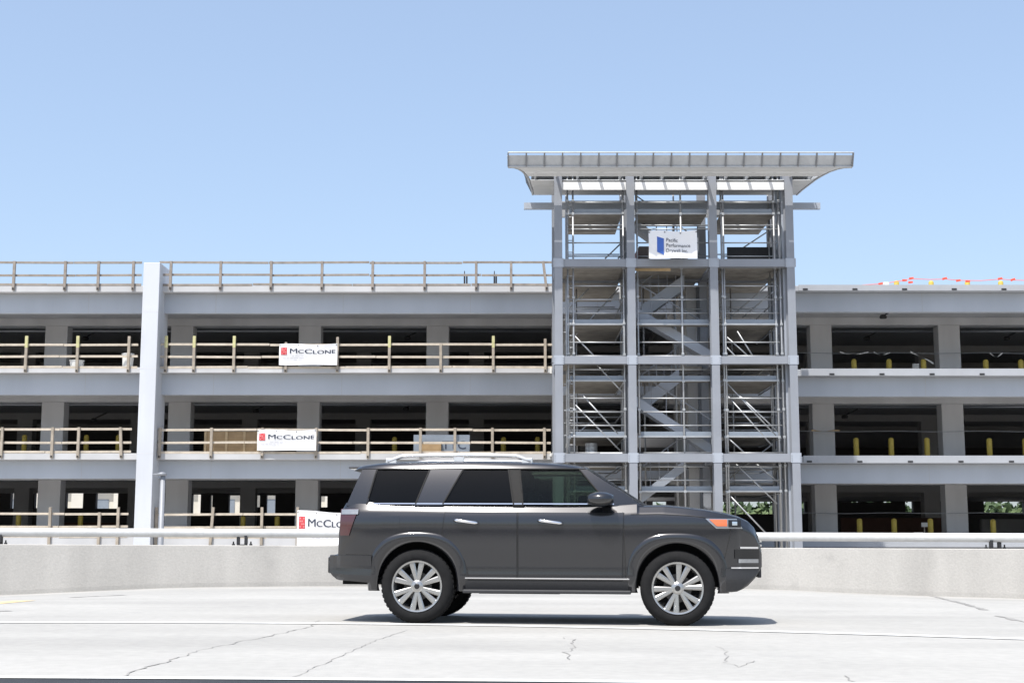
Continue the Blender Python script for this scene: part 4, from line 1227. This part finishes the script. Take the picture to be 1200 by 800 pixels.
# greenhouse
ZG0, ZG1 = 1.255, 1.672
def Wg(x, z):
    u = (z - 1.27) / 0.41
    w_ = 0.868 - 0.105 * max(u, -.1) - 0.045 * max(u, 0) ** 2
    if x > 1.5: w_ -= 0.05 * ((x - 1.5) / .9) ** 2
    if x < -0.2: w_ -= 0.07 * ((-0.2 - x) / .6) ** 2
    return w_
def slab(b0, b1, t0, t1, z0=ZG0, z1=ZG1, n=8): return [(z, b0 + (t0 - b0) * (z - ZG0) / (ZG1 - ZG0), b1 + (t1 - b1) * (z - ZG0) / (ZG1 - ZG0)) for z in zr(z0, z1, n)]
for side in (-1, 1):
    for nm, m, q in (('pillar', 'car', (-.815, -.575, -.66, -.485)), ('pillar', 'car', (-.05, .265, .095, .485)), ('pillar', 'seat', (1.03, 1.15, .955, 1.10)), ('pillar', 'car', (2.07, 2.44, 1.72, 1.80))):
        patch(nm, m, slab(*q), 0.004 if m == 'car' else 0.0, car, side, Wg, thick=0.05, nx=6)
    for q, m in (((-.585, -.04, -.495, .105), 'privacy'), ((.255, 1.04, .475, .965), 'privacy'), ((1.14, 2.08, 1.09, 1.73), 'glass')):
        patch('side_window', m, slab(*q, 1.27, 1.665), -0.008, car, side, Wg, thick=0.005, nx=10)
    patch('window_trim', 'chrome', [(z, -.55, 2.12) for z in (1.272, 1.284)], 0.006, car, side, Wg, thick=0.02, nx=30)
    # mirror
    mt = MB(); rings = []
    for k in range(9):
        u = k / 8; s_ = math.sin(math.pi * (0.12 + 0.76 * u)) ** 0.6
        x_ = 1.84 + 0.28 * u
        rings.append([Vector((x_ , side * (1.01 + 0.13 * s_ * math.cos(a)), 1.325 + 0.08 * s_ * math.sin(a))) for a in [2 * math.pi * j / 14 for j in range(14)]])
    mt.rings(rings); mo = mt.build('door_mirror', 'car', car, smooth=True)
    MB().box(1.99, 2.09, side * .82, side * .93, 1.27, 1.31).build('mirror_arm', 'plastic', mo)
    mm = MB(); mm.lathe([(0, 0), (0.06, 0.002), (0.062, 0.006)], (0, 0, 0), axis='y', n=12)
for side in (-1, 1):
    for (b0, b1, t0, t1) in ((-.585, -.04, -.495, .105), (.255, 1.04, .475, .965), (1.14, 2.08, 1.09, 1.73)):
        def sp(f, z): 
            q = (z - ZG0) / (ZG1 - ZG0); xx = (b0 + (t0 - b0) * q) * (1 - f) + (b1 + (t1 - b1) * q) * f
            return Vector((xx, side * (Wg(xx, z) + 0.003), z))
        lo_z, hi_z = 1.272, 1.66
        pts = [sp(0, lo_z + (hi_z - lo_z) * k / 5) for k in range(6)] + [sp(k / 8, hi_z) for k in range(1, 9)] + [sp(1, hi_z + (lo_z - hi_z) * k / 5) for k in range(1, 6)]
        mb = MB(); mb.tube(pts, 0.009, 6); mb.build('window_seal', 'seat', car)
    # seams: front wing to bonnet, bumper seams, sill seam
    def seam(name, pts, par, r=0.0035):
        mb = MB(); mb.tube([Vector((x, side * (W(x, z) + 0.0015), z)) for x, z in pts], r, 5); mb.build(name, 'seat', par)
    seam('seam', [(2.24, .50), (2.235, .8), (2.225, 1.0), (2.215, 1.19)], body)
    seam('seam', [(-.80, .73), (-.7, .728), (-.6, .726), (-.50, .724)], body)
    seam('seam', [(3.27, .62), (3.30, .75), (3.34, .9), (3.36, 1.02)], body)
    seam('seam', [(2.30, 1.165), (2.6, 1.17), (2.9, 1.155), (3.1, 1.135)], body)
    if side < 0:
        patch('fuel_flap', 'car', [(z, -.36, -.20) for z in zr(1.01, 1.14, 4)], 0.004, body, side, thick=0.004, nx=5)
# roof
TOP = [(-.76, 1.655), (-.72, 1.690), (-.6, 1.715), (-.4, 1.735), (0, 1.748), (.6, 1.752), (1.2, 1.738), (1.5, 1.722), (1.7, 1.698), (1.82, 1.672)]
rings = []
for k in range(53):
    x = -.76 + (1.82 + .76) * k / 52
    zt = cr(TOP, x); half = []
    w0 = Wg(x, 1.665) + 0.012
    zlow = min(1.662, zt - 0.012)
    for fy, fz in ((0, 0), (.003, .06), (.018, .33), (.034, .62), (.052, .80), (.10, .94), (.17, 1.0)):
        half.append((w0 - fy, zlow + (zt - zlow) * fz))
    ye, ze = half[-1]
    for j in range(1, 6):
        y = ye * (1 - j / 5); half.append((y, ze + 0.035 * (1 - (y / ye) ** 2)))
    pts = [(-y, z) for y, z in half] + [(y, z) for y, z in half[-2::-1]]
    rings.append([Vector((x, y, z)) for y, z in pts])
mb = MB(); mb.rings(rings); roof = mb.build('roof', 'car', car, smooth=True)
mb = MB(); mb.box(-.86, -.70, -.52, .52, 1.675, 1.70); mb.build('spoiler', 'car', roof, bevel=0.012)
for side in (-1, 1):
    pts, rad = [], []
    for k in range(31):
        u = k / 30; x = -.40 + 1.60 * u
        lift = 0.055 * min(1, math.sin(math.pi * u) * 3.2)
        pts.append(Vector((x, side * .60, cr(TOP, x) + 0.012 + lift))); rad.append(0.022 + 0.006 * (1 - abs(2 * u - 1)))
    mb = MB(); mb.tube(pts, rad, 10); r_ = mb.build('roof_rail', 'silver', car, smooth=True)
    for x in (-.36, .40, 1.16):
        MB().box(x - .06, x + .06, side * .60 - .018, side * .60 + .018, cr(TOP, x) - 0.01, cr(TOP, x) + 0.05).build('rail_foot', 'silver', r_, bevel=0.008)
# windscreen and rear window
mb = MB(); rows = []
for j in range(9):
    v = j / 8; z = 1.258 + (1.672 - 1.258) * v
    xe0, xe1 = 2.42, 1.78
    row = []
    for i in range(15):
        y = -1 + 2 * i / 14; xx = xe0 + (xe1 - xe0) * v + 0.10 * (1 - y * y)
        row.append(Vector((xx, y * (Wg(xe0 + (xe1 - xe0) * v, z) - 0.02), z)))
    rows.append(row)
mb.grid(rows); mb.build('windscreen', 'glass', car, smooth=True)
mb = MB(); rows = []
for j in range(5):
    v = j / 4; z = 1.28 + 0.385 * v
    rows.append([Vector((-.80 + .14 * v - 0.05 * (1 - (2 * i / 10 - 1) ** 2), (-1 + 2 * i / 10) * (Wg(-.7, z) - 0.02), z)) for i in range(11)])
mb.grid(rows); mb.build('rear_window', 'privacy', car, smooth=True)
# underbody, axles, interior
mb = MB(); mb.box(-.88, 3.45, -.60, .60, .40, .98); mb.build('underbody', 'rubber', car)
mb = MB()
for x in (0, WB): mb.tube([(x, -.72, .40), (x, .72, .40)], 0.05, 8)
mb.tube([(-.6, .3, .38), (.9, .3, .34), (1.9, .2, .34)], 0.05, 8); mb.box(.6, 1.5, -.3, .25, .30, .42)
mb.build('chassis', 'rubber', car)
def seat(x, y):
    mb = MB()
    rings = []
    for z, hw, d, dx in ((1.0, .24, .10, 0), (1.25, .24, .11, -.03), (1.38, .20, .10, -.05), (1.42, .14, .08, -.055)):
        rings.append([Vector((x + dx + d * math.cos(a), y + hw * math.sin(a), z)) for a in [2 * math.pi * k / 14 for k in range(14)]])
    mb.rings(rings); s_ = mb.build('seat', 'seat', car, smooth=True)
    mb = MB(); rings = []
    for z, hw, d in ((1.44, .10, .05), (1.47, .13, .065), (1.57, .13, .065), (1.61, .09, .05)):
        rings.append([Vector((x - .06 + d * math.cos(a), y + hw * math.sin(a), z)) for a in [2 * math.pi * k / 12 for k in range(12)]])
    mb.rings(rings); mb.build('headrest', 'seat', s_, smooth=True)
for y in (-.38, .38): seat(1.22, y); seat(.32, y)
mb = MB(); rings = [[Vector((2.02 + .0 * a, .38 + .19 * math.cos(a) + 0.0, 1.22 + .17 * math.sin(a))) for a in [2 * math.pi * k / 20 for k in range(21)]]]
mb = MB(); mb.tube(rings[0], 0.016, 6); mb.build('steering_wheel', 'seat', car)
MB().box(2.05, 2.40, -.72, .72, 1.15, 1.275).build('dashboard', 'seat', car, bevel=0.03)
# wheels
RT, RR = 0.392, 0.278
def wheel(x, side):
    # lathe along y: outer face at side*0.92
    yo = side * 0.925
    def L(prof): return [(r, yo - side * d) for r, d in prof]
    tm = MB()
    tm.lathe(L([(RR - .01, .02), (RR + .012, .004), (RR + .05, -.002), (RT - .035, .008), (RT - .008, .03), (RT, .06), (RT, .20), (RT - .01, .225), (RT - .05, .25), (RR, .25)]), (x, 0, RT), axis='y', n=56)
    wm = tm.build('wheel', 'rubber', car, smooth=True)
    tr = MB()
    for k in range(44):
        a = 2 * math.pi * k / 44
        for d0, d1, ph in ((.045, .10, 0), (.11, .16, .5), (.17, .225, 0)):
            aa = a + ph * 2 * math.pi / 44
            c, s = math.cos(aa), math.sin(aa)
            p = Vector((x + (RT - .003) * c, yo - side * d0, RT + (RT - .003) * s)); q = Vector((p.x, yo - side * d1, p.z))
            tr.bar(p, q, 0.036, 0.014, up=(c, 0, s))
    tr.build('tread', 'rubber', wm)
    rm = MB()
    rm.lathe(L([(RR, .012), (RR - .006, .002), (RR - .022, .006), (RR - .03, .03), (RR - .05, .12), (RR - .05, .2)]), (x, 0, RT), axis='y', n=56)
    for k in range(6):
        a = 2 * math.pi * k / 6 + (0.25 if x > 1 else 0.55)
        for da in (-0.155, 0.155):
            c0, s0 = math.cos(a + da * .55), math.sin(a + da * .55); c1, s1 = math.cos(a + da * 1.35), math.sin(a + da * 1.35)
            p = Vector((x + .05 * c0, yo - side * .022, RT + .05 * s0)); q = Vector((x + (RR - .018) * c1, yo - side * .014, RT + (RR - .018) * s1))
            d = (q - p).normalized(); n_ = Vector((-d.z, 0, d.x))
            hw0, hw1, th = .021, .031, side * .035
            T = Vector((0, -th, 0)); ed = Vector((0, -side * .009, 0))
            vs = [p - n_ * hw0 + ed, p - n_ * hw0 * .55, p + n_ * hw0 * .55, p + n_ * hw0 + ed, p + n_ * hw0 + T, p - n_ * hw0 + T]
            v2 = [q - n_ * hw1 + ed, q - n_ * hw1 * .55, q + n_ * hw1 * .55, q + n_ * hw1 + ed, q + n_ * hw1 + T, q - n_ * hw1 + T]
            rm.rings([vs, v2])
    rm.lathe(L([(0.0, .008), (.03, .008), (.052, .014), (.068, .024), (.07, .07)]), (x, 0, RT), axis='y', n=24)
    rm.build('rim', 'alloy', wm)
    cm = MB(); cm.lathe(L([(0, .002), (.026, .003), (.03, .009)]), (x, 0, RT), axis='y', n=18); cm.build('centre_cap', 'carblack', wm)
    bd = MB(); bd.lathe(L([(0, .085), (.15, .085), (.15, .11), (0, .11)]), (x, 0, RT), axis='y', n=32); bd.build('brake_disc', 'brake', wm)
    bb = MB(); bb.lathe(L([(0, .135), (RR - .04, .135), (RR - .04, .15)]), (x, 0, RT), axis='y', n=32); bb.build('hub_plate', 'rubber', wm)
for x in (0, WB):
    for s in (-1, 1): wheel(x, s)
bpy.context.view_layer.update()
